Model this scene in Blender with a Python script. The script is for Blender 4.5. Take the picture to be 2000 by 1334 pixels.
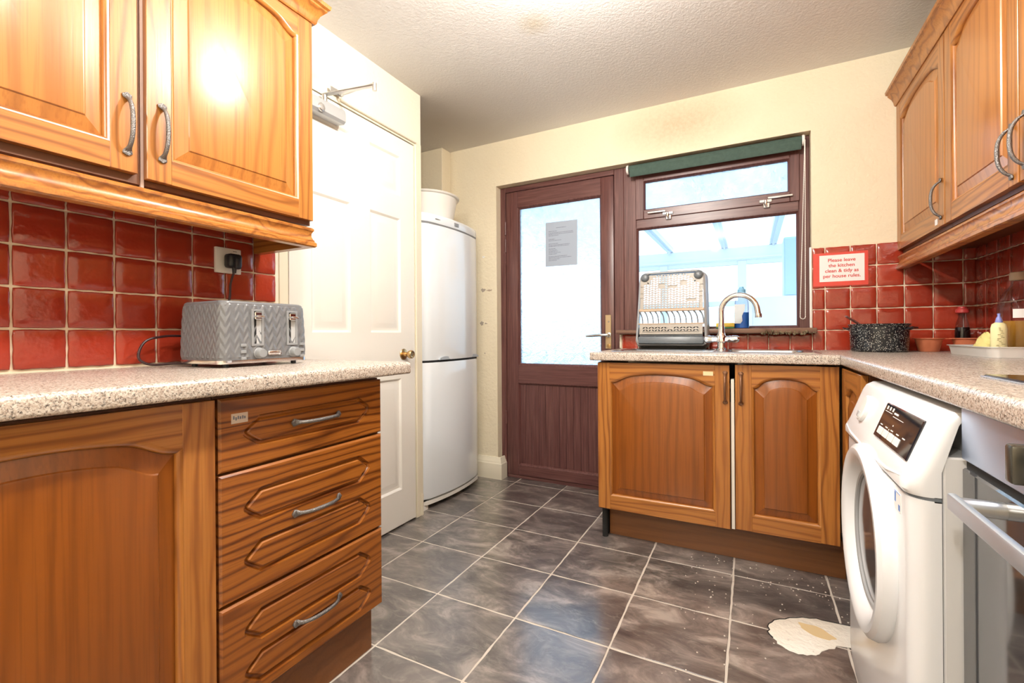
import bpy, bmesh, math, random
import numpy as np
from mathutils import Vector, Matrix
random.seed(7)
for o in list(bpy.data.objects): bpy.data.objects.remove(o)
S = bpy.context.scene; COL = S.collection
R90 = math.pi/2

# ------------------------------------------------------------ camera
FPX, CYPX, YAW, CAMH, ROLL = 895.84, 653.39, 0.48, 0.9988, -0.007
cam = bpy.data.cameras.new('camera'); camo = bpy.data.objects.new('camera', cam); COL.objects.link(camo)
cam.sensor_fit = 'HORIZONTAL'; cam.sensor_width = 36; cam.lens = FPX/2000*36
cam.shift_y = -(667-CYPX)/2000; cam.clip_start = 0.02; cam.clip_end = 200
_r = Vector((math.cos(YAW), math.sin(YAW), 0)); _f = Vector((-math.sin(YAW), math.cos(YAW), 0)); _u = Vector((0, 0, 1))
r2 = _r*math.cos(ROLL)+_u*math.sin(ROLL); u2 = -_r*math.sin(ROLL)+_u*math.cos(ROLL)
camo.matrix_world = Matrix(((r2.x, u2.x, -_f.x, 0), (r2.y, u2.y, -_f.y, 0), (r2.z, u2.z, -_f.z, CAMH), (0, 0, 0, 1)))
S.camera = camo

# ------------------------------------------------------------ world, lamps, exposure
w = bpy.data.worlds.new('overcast'); S.world = w; w.use_nodes = True
bgn = w.node_tree.nodes['Background']; bgn.inputs[0].default_value = (0.66, 0.84, 1.0, 1); bgn.inputs[1].default_value = 3.0

def lamp(name, loc, power, radius, color, kind='POINT', size=None, rot=None):
    L = bpy.data.lights.new(name, kind); L.energy = power; L.color = color
    if kind == 'POINT': L.shadow_soft_size = radius
    if kind == 'AREA': L.shape = 'DISK'; L.size = size
    o = bpy.data.objects.new(name, L); o.location = loc
    if rot: o.rotation_euler = rot
    COL.objects.link(o); return o
lamp('ceiling_or_fill_lamp', (-0.44, 1.20, 2.18), 40, 0.045, (1.0, 0.95, 0.87))
lamp('ceiling_or_fill_lamp', (-0.44, 0.50, 2.18), 24, 0.045, (1.0, 0.95, 0.87))
lamp('ceiling_or_fill_lamp', (-0.42, -1.1, 2.18), 44, 0.05, (1.0, 0.96, 0.90))  # unseen fill lamp added behind the camera to brighten the room
S.view_settings.view_transform = 'Standard'; S.view_settings.look = 'None'
S.view_settings.gamma = 1; S.view_settings.use_curve_mapping = False; S.view_settings.exposure = 0.64
try:
    S.cycles.use_denoising = True; S.cycles.denoiser = 'OPENIMAGEDENOISE'
    S.cycles.max_bounces = 10; S.cycles.diffuse_bounces = 5; S.cycles.glossy_bounces = 5; S.cycles.transmission_bounces = 8
    S.cycles.transparent_max_bounces = 12; S.cycles.sample_clamp_indirect = 6
    S.cycles.caustics_reflective = False; S.cycles.caustics_refractive = False
except Exception: pass

# ------------------------------------------------------------ materials
class NT:
    def __init__(s, name):
        s.m = bpy.data.materials.new(name); s.m.use_nodes = True; s.t = s.m.node_tree; s.n = s.t.nodes
        s.b = s.n['Principled BSDF']; s.out = s.n['Material Output']
    def new(s, t, **k):
        n = s.n.new(t)
        for a, b in k.items():
            if a.startswith('i_'): n.inputs[a[2:].replace('_', ' ')].default_value = b
            else: setattr(n, a, b)
        return n
    def l(s, a, b): s.t.links.new(a, b)
    def set(s, **k):
        for a, b in k.items(): s.b.inputs[a.replace('_', ' ')].default_value = b
        return s
    def coord(s, scale=(1, 1, 1), rand=False, kind='Object', rot=None):
        tc = s.new('ShaderNodeTexCoord'); mp = s.new('ShaderNodeMapping'); mp.inputs['Scale'].default_value = scale
        if rot: mp.inputs['Rotation'].default_value = rot
        src = tc.outputs[kind]
        if rand:
            oi = s.new('ShaderNodeObjectInfo'); mu = s.new('ShaderNodeMath', operation='MULTIPLY'); mu.inputs[1].default_value = 37.0
            s.l(oi.outputs['Random'], mu.inputs[0]); ad = s.new('ShaderNodeVectorMath', operation='ADD')
            s.l(src, ad.inputs[0]); s.l(mu.outputs[0], ad.inputs[1]); src = ad.outputs[0]
        s.l(src, mp.inputs['Vector']); return mp.outputs[0]
    def noise(s, vec, scale, detail=3, rough=.55, dist=0):
        n = s.new('ShaderNodeTexNoise'); n.inputs['Scale'].default_value = scale; n.inputs['Detail'].default_value = detail
        n.inputs['Roughness'].default_value = rough; n.inputs['Distortion'].default_value = dist
        if vec: s.l(vec, n.inputs['Vector'])
        return n.outputs['Fac']
    def ramp(s, fac, stops, interp='LINEAR'):
        r = s.new('ShaderNodeValToRGB'); e = r.color_ramp.elements; r.color_ramp.interpolation = interp
        while len(e) < len(stops): e.new(0.5)
        for q, (p, c) in zip(e, stops): q.position = p; q.color = (*c, 1) if len(c) == 3 else c
        s.l(fac, r.inputs[0]); return r.outputs[0]
    def mix(s, fac, a, b, mode='MIX'):
        n = s.new('ShaderNodeMix', data_type='RGBA', blend_type=mode)
        for i, v in ((0, fac), (6, a), (7, b)):
            if hasattr(v, 'is_output'): s.l(v, n.inputs[i])
            else: n.inputs[i].default_value = v if i == 0 else (*v, 1)
        return n.outputs[2]
    def math(s, op, a, b=0.0):
        n = s.new('ShaderNodeMath', operation=op)
        for i, v in ((0, a), (1, b)):
            if hasattr(v, 'is_output'): s.l(v, n.inputs[i])
            else: n.inputs[i].default_value = v
        return n.outputs[0]
    def color(s, c): s.l(c, s.b.inputs['Base Color'])
    def bump(s, h, strength=.2, dist=.01):
        n = s.new('ShaderNodeBump'); n.inputs['Strength'].default_value = strength; n.inputs['Distance'].default_value = dist
        s.l(h, n.inputs['Height']); s.l(n.outputs[0], s.b.inputs['Normal'])

def plain(name, c, rough=.5, metal=0, spec=.5, **k):
    t = NT(name); t.set(Base_Color=(*c, 1), Roughness=rough, Metallic=metal, Specular_IOR_Level=spec)
    for a, b in k.items(): t.b.inputs[a.replace('_', ' ')].default_value = b
    return t.m

def oak(name, horizontal, light, mid, dark, rough=.3, fine=1.0, scale=9.0):
    t = NT(name)
    sc = (.13, 1, 1) if horizontal else (1, 1, .13)
    v = t.coord(sc, rand=True)
    wv = t.new('ShaderNodeTexWave', wave_type='BANDS', bands_direction='Z' if horizontal else 'X', wave_profile='SIN')
    wv.inputs['Scale'].default_value = scale; wv.inputs['Distortion'].default_value = 14.0; wv.inputs['Detail'].default_value = 2.5
    wv.inputs['Detail Scale'].default_value = .8; wv.inputs['Detail Roughness'].default_value = .55
    t.l(v, wv.inputs['Vector'])
    sc2 = (5, 230, 230) if horizontal else (230, 230, 5)
    pores = t.noise(t.coord(sc2, rand=True), 1, 2, .5)
    big = t.noise(v, 3.0, 2)
    c = t.ramp(wv.outputs['Fac'], [(0, dark), (.10, [(a+b)/2 for a, b in zip(dark, mid)]), (.26, mid), (.55, light), (1, light)])
    c = t.mix(1-fine, c, light) if fine < 1 else c
    c = t.mix(t.ramp(pores, [(.30, (.55,)*3), (.52, (1,)*3)]), dark, c)
    c = t.mix(t.ramp(big, [(.3, (0,)*3), (.75, (.6,)*3)]), c, mid)
    t.color(c); t.set(Roughness=rough, Coat_Weight=.15, Coat_Roughness=.2)
    t.bump(pores, .05, .002); return t.m
OV = oak('oak_vertical', False, (.41, .165, .034), (.33, .115, .021), (.15, .043, .007), scale=12, fine=.8)
OH = oak('oak_horizontal', True, (.41, .165, .034), (.33, .115, .021), (.15, .043, .007), scale=12, fine=.9)
OP = oak('oak_veneer_panel', False, (.255, .074, .009), (.205, .056, .006), (.12, .030, .003), fine=.5, scale=7)
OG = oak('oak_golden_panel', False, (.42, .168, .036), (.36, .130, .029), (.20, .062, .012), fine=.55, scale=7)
OD = oak('oak_drawer_front', True, (.315, .105, .015), (.24, .070, .009), (.085, .020, .003), scale=13)
OPL = oak('oak_plinth', True, (.20, .075, .02), (.17, .06, .015), (.12, .04, .01), rough=.4, fine=.5)
CARC = plain('carcass_dark', (.13, .045, .016), .45)
CARCL = plain('carcass_edge_mauve', (.42, .30, .25), .5)

def blob(t, loc, r):
    tc = t.new('ShaderNodeTexCoord'); mp = t.new('ShaderNodeMapping'); mp.vector_type = 'TEXTURE'
    mp.inputs['Location'].default_value = loc; mp.inputs['Scale'].default_value = r
    gg = t.new('ShaderNodeTexGradient', gradient_type='SPHERICAL'); t.l(tc.outputs['Object'], mp.inputs[0]); t.l(mp.outputs[0], gg.inputs[0]); return gg.outputs['Fac']
def plaster(name, c, c2, scale, strength, rough=.75, stain=None):
    t = NT(name); v = t.coord()
    a = t.noise(v, scale, 3, .6); b = t.noise(v, scale*.23, 2); d = t.noise(v, 1.3, 3)
    cc = t.mix(t.ramp(d, [(.35, (0,)*3), (.75, (1,)*3)]), c, c2)
    for loc, r, k, col in (stain or []): cc = t.mix(t.math('MULTIPLY', t.math('MULTIPLY', blob(t, loc, r), k), t.math('ADD', a, .3)), cc, col)
    t.color(cc)
    t.set(Roughness=rough, Specular_IOR_Level=.3); t.bump(t.math('ADD', a, b), strength, .012); return t.m
CREAM = plaster('cream_wall_paint', (.78, .70, .54), (.74, .65, .48), 60, .30, stain=[((-.36, 2.777, 2.20), (.42, .3, .20), .75, (.50, .33, .20))])
def ceil_mat():
    t = NT('artex_ceiling_paint'); v = t.coord()
    a = t.noise(v, 75, 3, .6, .6); d = t.noise(v, .9, 3)
    # darker grey-brown tone towards the corner over the fridge, and a small tea-coloured patch
    g = t.new('ShaderNodeTexGradient', gradient_type='SPHERICAL')
    def blob(x, y, r):
        tc = t.new('ShaderNodeTexCoord'); mp = t.new('ShaderNodeMapping'); mp.vector_type = 'TEXTURE'
        mp.inputs['Location'].default_value = (x, y, 2.335); mp.inputs['Scale'].default_value = (r, r, r)
        gg = t.new('ShaderNodeTexGradient', gradient_type='SPHERICAL'); t.l(tc.outputs['Object'], mp.inputs[0]); t.l(mp.outputs[0], gg.inputs[0]); return gg.outputs['Fac']
    c = t.mix(d, (.80, .79, .785), (.75, .74, .74))
    c = t.mix(t.math('MULTIPLY', blob(-1.75, 2.35, .8), .8), c, (.50, .44, .36))
    c = t.mix(t.math('MULTIPLY', blob(-.82, 1.80, .09), .7), c, (.62, .54, .40))
    t.color(c); t.set(Roughness=.7, Specular_IOR_Level=.3); t.bump(a, .28, .010); return t.m
CEIL = ceil_mat()
WHITE = plain('white_door_gloss', (.83, .81, .76), .28)
CREAMG = plain('cream_gloss_paint', (.80, .74, .60), .3)
FRIDGE = plain('fridge_enamel_daylight_tint', (.84, .90, .96), .16, Coat_Weight=.5, Coat_Roughness=.05)  # blue tint of the daylight is put into the white enamel colour
WMW = plain('appliance_white_plastic', (.78, .80, .83), .2)
WMG = plain('appliance_side_grey', (.66, .66, .66), .35)
PLW = plain('white_plastic', (.82, .80, .76), .35)
GREYP = plain('grey_plastic', (.42, .43, .44), .3)
LGREY = plain('silver_grey_plastic', (.24, .25, .26), .3)
DGREY = plain('dark_grey_plastic', (.13, .15, .17), .35)
BLACKP = plain('black_plastic', (.015, .016, .022), .35)
BLACKG = plain('black_glass', (.012, .014, .02), .05, spec=.8)
DARKGAP = plain('dark_gap', (.01, .01, .01), .8)
CHROME = plain('chrome', (.80, .80, .82), .09, 1)
STEEL = plain('brushed_steel', (.62, .63, .65), .24, 1)
ALU = plain('satin_aluminium', (.70, .69, .67), .35, 1)
BRASS = plain('worn_brass', (.62, .42, .20), .28, 1)
def pewter():
    t = NT('hammered_pewter'); v = t.coord()
    n = t.new('ShaderNodeTexVoronoi'); n.inputs['Scale'].default_value = 420; t.l(v, n.inputs['Vector'])
    t.set(Base_Color=(.19, .18, .175, 1), Metallic=.75, Roughness=.42); t.bump(n.outputs['Distance'], .6, .002); return t.m
PEWTER = pewter()
def pewter2():
    t = NT('bronzed_handle'); t.set(Base_Color=(.20, .10, .055, 1), Metallic=.6, Roughness=.4); return t.m
BRONZE = pewter2()

def redtile():
    t = NT('red_glazed_tile'); v = t.coord(rand=True)
    oi = t.new('ShaderNodeObjectInfo'); n = t.noise(v, 16, 3, .6); n2 = t.noise(v, 60, 3)
    c = t.mix(oi.outputs['Random'], (.31, .027, .012), (.23, .017, .008))
    c = t.mix(t.math('MULTIPLY', n, .55), c, (.42, .055, .024))
    t.color(c); t.set(Roughness=.13, Coat_Weight=.4, Coat_Roughness=.06); t.bump(t.math('ADD', n, t.math('MULTIPLY', n2, .25)), .22, .012); return t.m
RED = redtile()
GROUT = plain('cream_tile_grout', (.78, .66, .50), .8)
FGROUT = plain('pale_floor_grout', (.56, .51, .45), .8)
def slate():
    t = NT('slate_vinyl_tile'); v = t.coord((1, 1.9, 1), rand=True)
    a = t.noise(v, 4.6, 8, .66, .7); b = t.noise(v, 12, 7, .7, 1.0); f = t.noise(v, 120, 2)
    oi = t.new('ShaderNodeObjectInfo')
    c = t.ramp(a, [(.32, (.030, .027, .027)), (.45, (.095, .083, .078)), (.54, (.185, .160, .146)), (.65, (.40, .35, .315))])
    c = t.mix(t.ramp(b, [(.54, (0,)*3), (.70, (.6,)*3)]), c, (.34, .305, .275))
    c = t.mix(t.math('MULTIPLY', oi.outputs['Random'], .35), c, (.085, .076, .076))
    t.color(c); t.l(t.ramp(b, [(.3, (.30,)*3), (.8, (.46,)*3)]), t.b.inputs['Roughness'])
    t.set(Specular_IOR_Level=.6, Coat_Weight=1.0, Coat_Roughness=.20, Coat_IOR=1.9); t.bump(t.math('ADD', b, t.math('MULTIPLY', f, .2)), .22, .006); return t.m
SLATE = slate()
def granite():
    t = NT('speckled_granite_laminate'); v = t.coord()
    def vor(sc):
        n = t.new('ShaderNodeTexVoronoi'); n.inputs['Scale'].default_value = sc; n.inputs['Randomness'].default_value = 1
        wob = t.new('ShaderNodeTexNoise'); wob.inputs['Scale'].default_value = sc*1.6; t.l(v, wob.inputs['Vector'])
        ad = t.new('ShaderNodeMix', data_type='VECTOR'); ad.inputs[0].default_value = 3.0/sc
        va = t.new('ShaderNodeVectorMath', operation='ADD'); sc_ = t.new('ShaderNodeVectorMath', operation='SCALE'); sc_.inputs[3].default_value = 1.3/sc
        t.l(wob.outputs['Color'], sc_.inputs[0]); t.l(v, va.inputs[0]); t.l(sc_.outputs[0], va.inputs[1]); t.l(va.outputs[0], n.inputs['Vector'])
        sp = t.new('ShaderNodeSeparateColor'); t.l(n.outputs['Color'], sp.inputs[0]); return sp.outputs[0]
    c1 = t.ramp(vor(330), [(0, (.035, .03, .03)), (.13, (.19, .14, .11)), (.24, (.42, .335, .28)), (.52, (.53, .455, .395)), (.78, (.66, .61, .55))], 'CONSTANT')
    c2 = t.ramp(vor(520), [(0, (.05, .045, .045)), (.10, (.30, .235, .19)), (.3, (.50, .43, .37)), (.7, (.66, .62, .57))], 'CONSTANT')
    t.color(t.mix(.42, c1, c2)); t.set(Roughness=.27, Specular_IOR_Level=.55); return t.m
GRAN = granite()
def mahog(name, horizontal):
    t = NT(name); sc = (4, 90, 90) if horizontal else (90, 90, 4)
    a = t.noise(t.coord(sc), 1, 3, .6)
    t.color(t.ramp(a, [(.25, (.062, .020, .020)), (.5, (.110, .042, .038)), (.8, (.17, .080, .068))])); t.set(Roughness=.34); t.bump(a, .06, .003); return t.m
MV = mahog('rosewood_foil_vertical', False); MH = mahog('rosewood_foil_horizontal', True)
SILLW = oak('weathered_sill_wood', True, (.20, .11, .07), (.15, .075, .05), (.08, .035, .022), rough=.65)

def glass_thin(name, tint, gloss=.9):
    t = NT(name); t.n.remove(t.b)
    tr = t.new('ShaderNodeBsdfTransparent'); tr.inputs[0].default_value = (*tint, 1)
    gl = t.new('ShaderNodeBsdfGlossy'); gl.inputs['Roughness'].default_value = .02
    fr = t.new('ShaderNodeFresnel'); fr.inputs[0].default_value = 1.45; mx = t.new('ShaderNodeMixShader')
    t.l(t.math('MULTIPLY', fr.outputs[0], gloss), mx.inputs[0]); t.l(tr.outputs[0], mx.inputs[1]); t.l(gl.outputs[0], mx.inputs[2]); t.l(mx.outputs[0], t.out.inputs[0]); return t.m
GLASS = glass_thin('clear_window_glass', (.97, .985, 1))
POLY = glass_thin('polycarbonate_roof', (.93, .96, 1), .5)
BOTG = glass_thin('clear_bottle_plastic', (.86, .86, .90), .45)
def frosted():
    t = NT('obscured_leaf_glass'); t.n.remove(t.b); v = t.coord()
    a = t.noise(v, 15, 4, .6, 3.5)
    bp = t.new('ShaderNodeBump'); bp.inputs['Strength'].default_value = .75; bp.inputs['Distance'].default_value = .02; t.l(a, bp.inputs['Height'])
    tl = t.new('ShaderNodeBsdfTranslucent'); tl.inputs[0].default_value = (.93, .97, 1, 1); t.l(bp.outputs[0], tl.inputs['Normal'])
    rf = t.new('ShaderNodeBsdfRefraction'); rf.inputs['Roughness'].default_value = .10; rf.inputs['IOR'].default_value = 1.18; rf.inputs[0].default_value = (.93, .97, 1, 1); t.l(bp.outputs[0], rf.inputs['Normal'])
    gl = t.new('ShaderNodeBsdfGlossy'); gl.inputs['Roughness'].default_value = .12; t.l(bp.outputs[0], gl.inputs['Normal'])
    m1 = t.new('ShaderNodeMixShader'); m1.inputs[0].default_value = .8; t.l(tl.outputs[0], m1.inputs[1]); t.l(rf.outputs[0], m1.inputs[2])
    m2 = t.new('ShaderNodeMixShader'); m2.inputs[0].default_value = .06; t.l(m1.outputs[0], m2.inputs[1]); t.l(gl.outputs[0], m2.inputs[2]); t.l(m2.outputs[0], t.out.inputs[0]); return t.m
FROST = frosted()
def pot_mat():
    t = NT('speckled_enamel'); v = t.coord()
    n = t.new('ShaderNodeTexVoronoi'); n.inputs['Scale'].default_value = 230; t.l(v, n.inputs['Vector'])
    sp = t.new('ShaderNodeSeparateColor'); t.l(n.outputs['Color'], sp.inputs[0])
    k = t.math('MULTIPLY', t.math('LESS_THAN', n.outputs['Distance'], .36), t.math('GREATER_THAN', sp.outputs[0], .5))
    t.color(t.mix(k, (.012, .014, .018), (.42, .42, .38))); t.set(Roughness=.2); return t.m
POT = pot_mat()
def blind_mat():
    t = NT('green_blind_fabric'); v = t.coord(); a = t.noise(v, 60, 3); b = t.noise(v, 500, 1)
    t.color(t.mix(a, (.028, .058, .048), (.062, .105, .086))); t.set(Roughness=.8); t.bump(b, .3, .002); return t.m
BLIND = blind_mat()
TERRA = plain('terracotta_silicone', (.58, .18, .085), .45)
PAPER = plain('white_paper', (.80, .79, .78), .6)
PAPERB = plain('notice_paper_backlit_shade', (.36, .42, .52), .8)  # white sheet darkened to blue-grey: its backlit shade is in the colour
INK = plain('grey_print', (.16, .18, .24), .7)
REDINK = plain('red_print', (.55, .035, .03), .6)
SIGNRED = plain('red_sign_border', (.62, .055, .035), .45)
UPVC = plain('white_upvc', (.56, .62, .68), .35)
SCREED = plaster('exposed_white_screed', (.80, .78, .74), (.72, .62, .44), 40, .5)
LEATHER_Y = plain('pale_yellow_cloth', (.74, .66, .26), .8)
OIL = plain('amber_oil', (.42, .20, .025), .12, Transmission_Weight=.0)
SOY = plain('dark_soy_sauce', (.010, .006, .006), .1)
BLUELIQ = plain('blue_liquid', (.03, .20, .75), .2)
BLUECAP = plain('pale_blue_plastic', (.22, .50, .75), .35)
LABELY = plain('cream_yellow_label', (.80, .74, .42), .45)
REDCAP = plain('red_cap_plastic', (.50, .05, .05), .35)
SPY = plain('yellow_sponge_foam', (.78, .56, .10), .9)
SPG = plain('green_scourer', (.06, .20, .10), .9)
CLOTHW = plain('white_cloth', (.66, .71, .76), .8)
TANCAP = plain('tan_cap', (.42, .33, .24), .5)
BLUEMARK = plain('blue_print', (.08, .20, .55), .5)

# ------------------------------------------------------------ geometry helpers
class G:
    def __init__(s): s.v = []; s.f = []; s.m = []
    def add(s, vs, fs, mi=0):
        o = len(s.v); s.v += [tuple(p) for p in vs]
        for q in fs: s.f.append([i+o for i in q]); s.m.append(mi)
    def bm(s, b, mi=0):
        b.verts.index_update(); s.add([v.co[:] for v in b.verts], [[v.index for v in q.verts] for q in b.faces], mi); b.free()
    def box(s, x0, x1, y0, y1, z0, z1, mi=0, bev=0, seg=2):
        if x1 < x0: x0, x1 = x1, x0
        if y1 < y0: y0, y1 = y1, y0
        if z1 < z0: z0, z1 = z1, z0
        if bev:
            b = bmesh.new(); bmesh.ops.create_cube(b, size=1)
            for v in b.verts: v.co = Vector((x0+(v.co.x+.5)*(x1-x0), y0+(v.co.y+.5)*(y1-y0), z0+(v.co.z+.5)*(z1-z0)))
            bmesh.ops.bevel(b, geom=list(b.edges), offset=bev, segments=seg, profile=.5, affect='EDGES'); s.bm(b, mi); return s
        s.add([(x0, y0, z0), (x1, y0, z0), (x1, y1, z0), (x0, y1, z0), (x0, y0, z1), (x1, y0, z1), (x1, y1, z1), (x0, y1, z1)],
              [(0, 3, 2, 1), (4, 5, 6, 7), (0, 1, 5, 4), (1, 2, 6, 5), (2, 3, 7, 6), (3, 0, 4, 7)], mi); return s
    def rings(s, rs, mi=0, closed=True, cap0=False, cap1=False, loop=False):
        n = len(rs[0]); vs = [p for r in rs for p in r]; fs = []
        R = len(rs)
        for i in range(R if loop else R-1):
            j = (i+1) % R
            for k in range(n if closed else n-1):
                a, b = k, (k+1) % n; fs.append((i*n+a, i*n+b, j*n+b, j*n+a))
        if cap0: fs.append(tuple(range(n))[::-1])
        if cap1: fs.append(tuple((R-1)*n+k for k in range(n)))
        s.add(vs, fs, mi); return s
    def lathe(s, prof, cx=0, cy=0, seg=28, mi=0, axis='z', cap=True, cz=0):
        rs = []
        for r, z in prof:
            ring = []
            for k in range(seg):
                a = 2*math.pi*k/seg; x, y = max(r, 1e-5)*math.cos(a), max(r, 1e-5)*math.sin(a)
                if axis == 'z': ring.append((cx+x, cy+y, cz+z))
                elif axis == 'y': ring.append((cx+x, cy+z, cz-y))
                else: ring.append((cx+z, cy+x, cz+y))
            rs.append(ring)
        return s.rings(rs, mi, True, cap, cap)
    def tube(s, pts, r, seg=10, mi=0, cap=True, loop=False, up=None):
        pts = [Vector(p) for p in pts]; n = len(pts); rs = []; prev = None
        for i, p in enumerate(pts):
            if loop: t = pts[(i+1) % n]-pts[i-1]
            else: t = pts[min(i+1, n-1)]-pts[max(i-1, 0)]
            t.normalize()
            if prev is None:
                a = Vector(up) if up else (Vector((0, 0, 1)) if abs(t.z) < .9 else Vector((1, 0, 0)))
            else: a = prev
            a = (a-t*a.dot(t)).normalized(); prev = a; b = t.cross(a)
            ri = r[i] if isinstance(r, list) else r
            ra, rb = ri if isinstance(ri, tuple) else (ri, ri)
            rs.append([tuple(p+a*ra*math.cos(2*math.pi*k/seg)+b*rb*math.sin(2*math.pi*k/seg)) for k in range(seg)])
        return s.rings(rs, mi, True, cap and not loop, cap and not loop, loop)
    def prism(s, poly, z0, z1, mi=0):
        n = len(poly); vs = [(x, y, z0) for x, y in poly]+[(x, y, z1) for x, y in poly]
        s.add(vs, [tuple(range(n))[::-1], tuple(range(n, 2*n))]+[(i, (i+1) % n, n+(i+1) % n, n+i) for i in range(n)], mi); return s
    def prism_x(s, poly, x0, x1, mi=0):   # poly of (y, z)
        n = len(poly); vs = [(x0, y, z) for y, z in poly]+[(x1, y, z) for y, z in poly]
        s.add(vs, [tuple(range(n))[::-1], tuple(range(n, 2*n))]+[(i, (i+1) % n, n+(i+1) % n, n+i) for i in range(n)], mi); return s
    def prism_y(s, poly, y0, y1, mi=0):   # poly of (x, z)
        n = len(poly); vs = [(x, y0, z) for x, z in poly]+[(x, y1, z) for x, z in poly]
        s.add(vs, [tuple(range(n)), tuple(range(n, 2*n))[::-1]]+[(i, n+i, n+(i+1) % n, (i+1) % n) for i in range(n)], mi); return s
    def sphere(s, c, r, seg=12, mi=0, sz=1):
        prof = [(r*math.sin(math.pi*i/8), -r*sz*math.cos(math.pi*i/8)) for i in range(9)]
        return s.lathe(prof, c[0], c[1], seg, mi, cz=c[2])
    def sweep(s, path, prof, mi=0):
        """mitred moulding: path of 2-D points, prof of (out, z); out = to the right of travel"""
        P = [Vector((x, y)) for x, y in path]; rs = []
        for i, p in enumerate(P):
            d0 = (P[i]-P[i-1]).normalized() if i else None; d1 = (P[i+1]-P[i]).normalized() if i < len(P)-1 else None
            n0 = Vector((d0.y, -d0.x)) if d0 else None; n1 = Vector((d1.y, -d1.x)) if d1 else None
            if n0 is None: m = n1
            elif n1 is None: m = n0
            else: m = (n0+n1); m = m/(m.dot(n0))
            rs.append([(p.x+m.x*o, p.y+m.y*o, z) for o, z in prof])
        return s.rings(rs, mi, True, True, True)

def mk(name, g, mats, parent=None, loc=(0, 0, 0), rz=0, smooth=35, rot=None):
    me = bpy.data.meshes.new(name); me.from_pydata(g.v, [], g.f); 
    b = bmesh.new(); b.from_mesh(me); bmesh.ops.recalc_face_normals(b, faces=b.faces); b.to_mesh(me); b.free()
    mats = mats if isinstance(mats, (list, tuple)) else [mats]
    for m in mats: me.materials.append(m)
    me.polygons.foreach_set('material_index', g.m)
    if smooth:
        me.polygons.foreach_set('use_smooth', [True]*len(me.polygons)); me.set_sharp_from_angle(angle=math.radians(smooth))
    me.update()
    o = bpy.data.objects.new(name, me); COL.objects.link(o); o.location = loc; o.rotation_euler = rot if rot else (0, 0, rz)
    if parent: o.parent = parent
    return o
def root(name, label, cat, loc=(0, 0, 0), rz=0, group=None):
    o = bpy.data.objects.new(name, None); COL.objects.link(o); o.location = loc; o.rotation_euler = (0, 0, rz); o.empty_display_size = .05
    return tag(o, label, cat, group)
def tag(o, label, cat, group=None):
    o['label'] = label; o['category'] = cat
    if group: o['group'] = group
    return o
def struct(o): o['kind'] = 'structure'; return o
def part_label(o, s): o['label'] = s; return o
def text_mesh(body, size, mat, name, parent, loc, rot, align='CENTER', spacing=1.0, bold=0):
    cu = bpy.data.curves.new(name, 'FONT'); cu.body = body; cu.size = size; cu.align_x = align; cu.align_y = 'CENTER'; cu.extrude = .0002
    cu.space_line = spacing; cu.offset = bold
    t = bpy.data.objects.new(name, cu); COL.objects.link(t)
    me = bpy.data.meshes.new_from_object(t.evaluated_get(bpy.context.evaluated_depsgraph_get())); bpy.data.objects.remove(t)
    me.materials.clear(); me.materials.append(mat)
    o = bpy.data.objects.new(name, me); COL.objects.link(o); o.parent = parent; o.location = loc; o.rotation_euler = rot; return o

def offset_poly(P, d):
    """inset a convex CCW polygon by d"""
    n = len(P); out = []
    for i in range(n):
        a, b, c = Vector(P[i-1]), Vector(P[i]), Vector(P[(i+1) % n])
        e0 = (b-a).normalized(); e1 = (c-b).normalized(); n0 = Vector((-e0.y, e0.x)); n1 = Vector((-e1.y, e1.x))
        m = n0+n1; m = m/max(m.dot(n0), .15); out.append((b.x+m.x*d, b.y+m.y*d))
    return out
def holed_face(g, outer, holes, y, mi=0):
    b = bmesh.new(); es = []
    for loop in [outer]+holes:
        vs = [b.verts.new((x, y, z)) for x, z in loop]
        for i in range(len(vs)): es.append(b.edges.new((vs[i], vs[(i+1) % len(vs)])))
    bmesh.ops.triangle_fill(b, use_beauty=True, use_dissolve=False, edges=es, normal=(0, -1, 0)); g.bm(b, mi)
def routed_slab(g, w, h, t, shapes, prof, edge=.004, mi=0):
    """slab x0..w, z0..h, back at y=0, front at y=-t with routed outlines; prof = [(inset, depth)...] last one filled"""
    e = edge
    out = [(e, e), (w-e, e), (w-e, h-e), (e, h-e)]
    holed_face(g, out, shapes, -t, mi)
    o3 = lambda P, y: [(x, y, z) for x, z in P]
    g.rings([o3([(0, 0), (w, 0), (w, h), (0, h)], 0), o3([(0, 0), (w, 0), (w, h), (0, h)], -t+e), o3(out, -t)], mi, cap0=True)
    for sh in shapes:
        rs = [[(x, -t+d, z) for x, z in offset_poly(sh, i)] for i, d in prof]
        g.rings(rs, mi, cap1=True)

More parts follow.
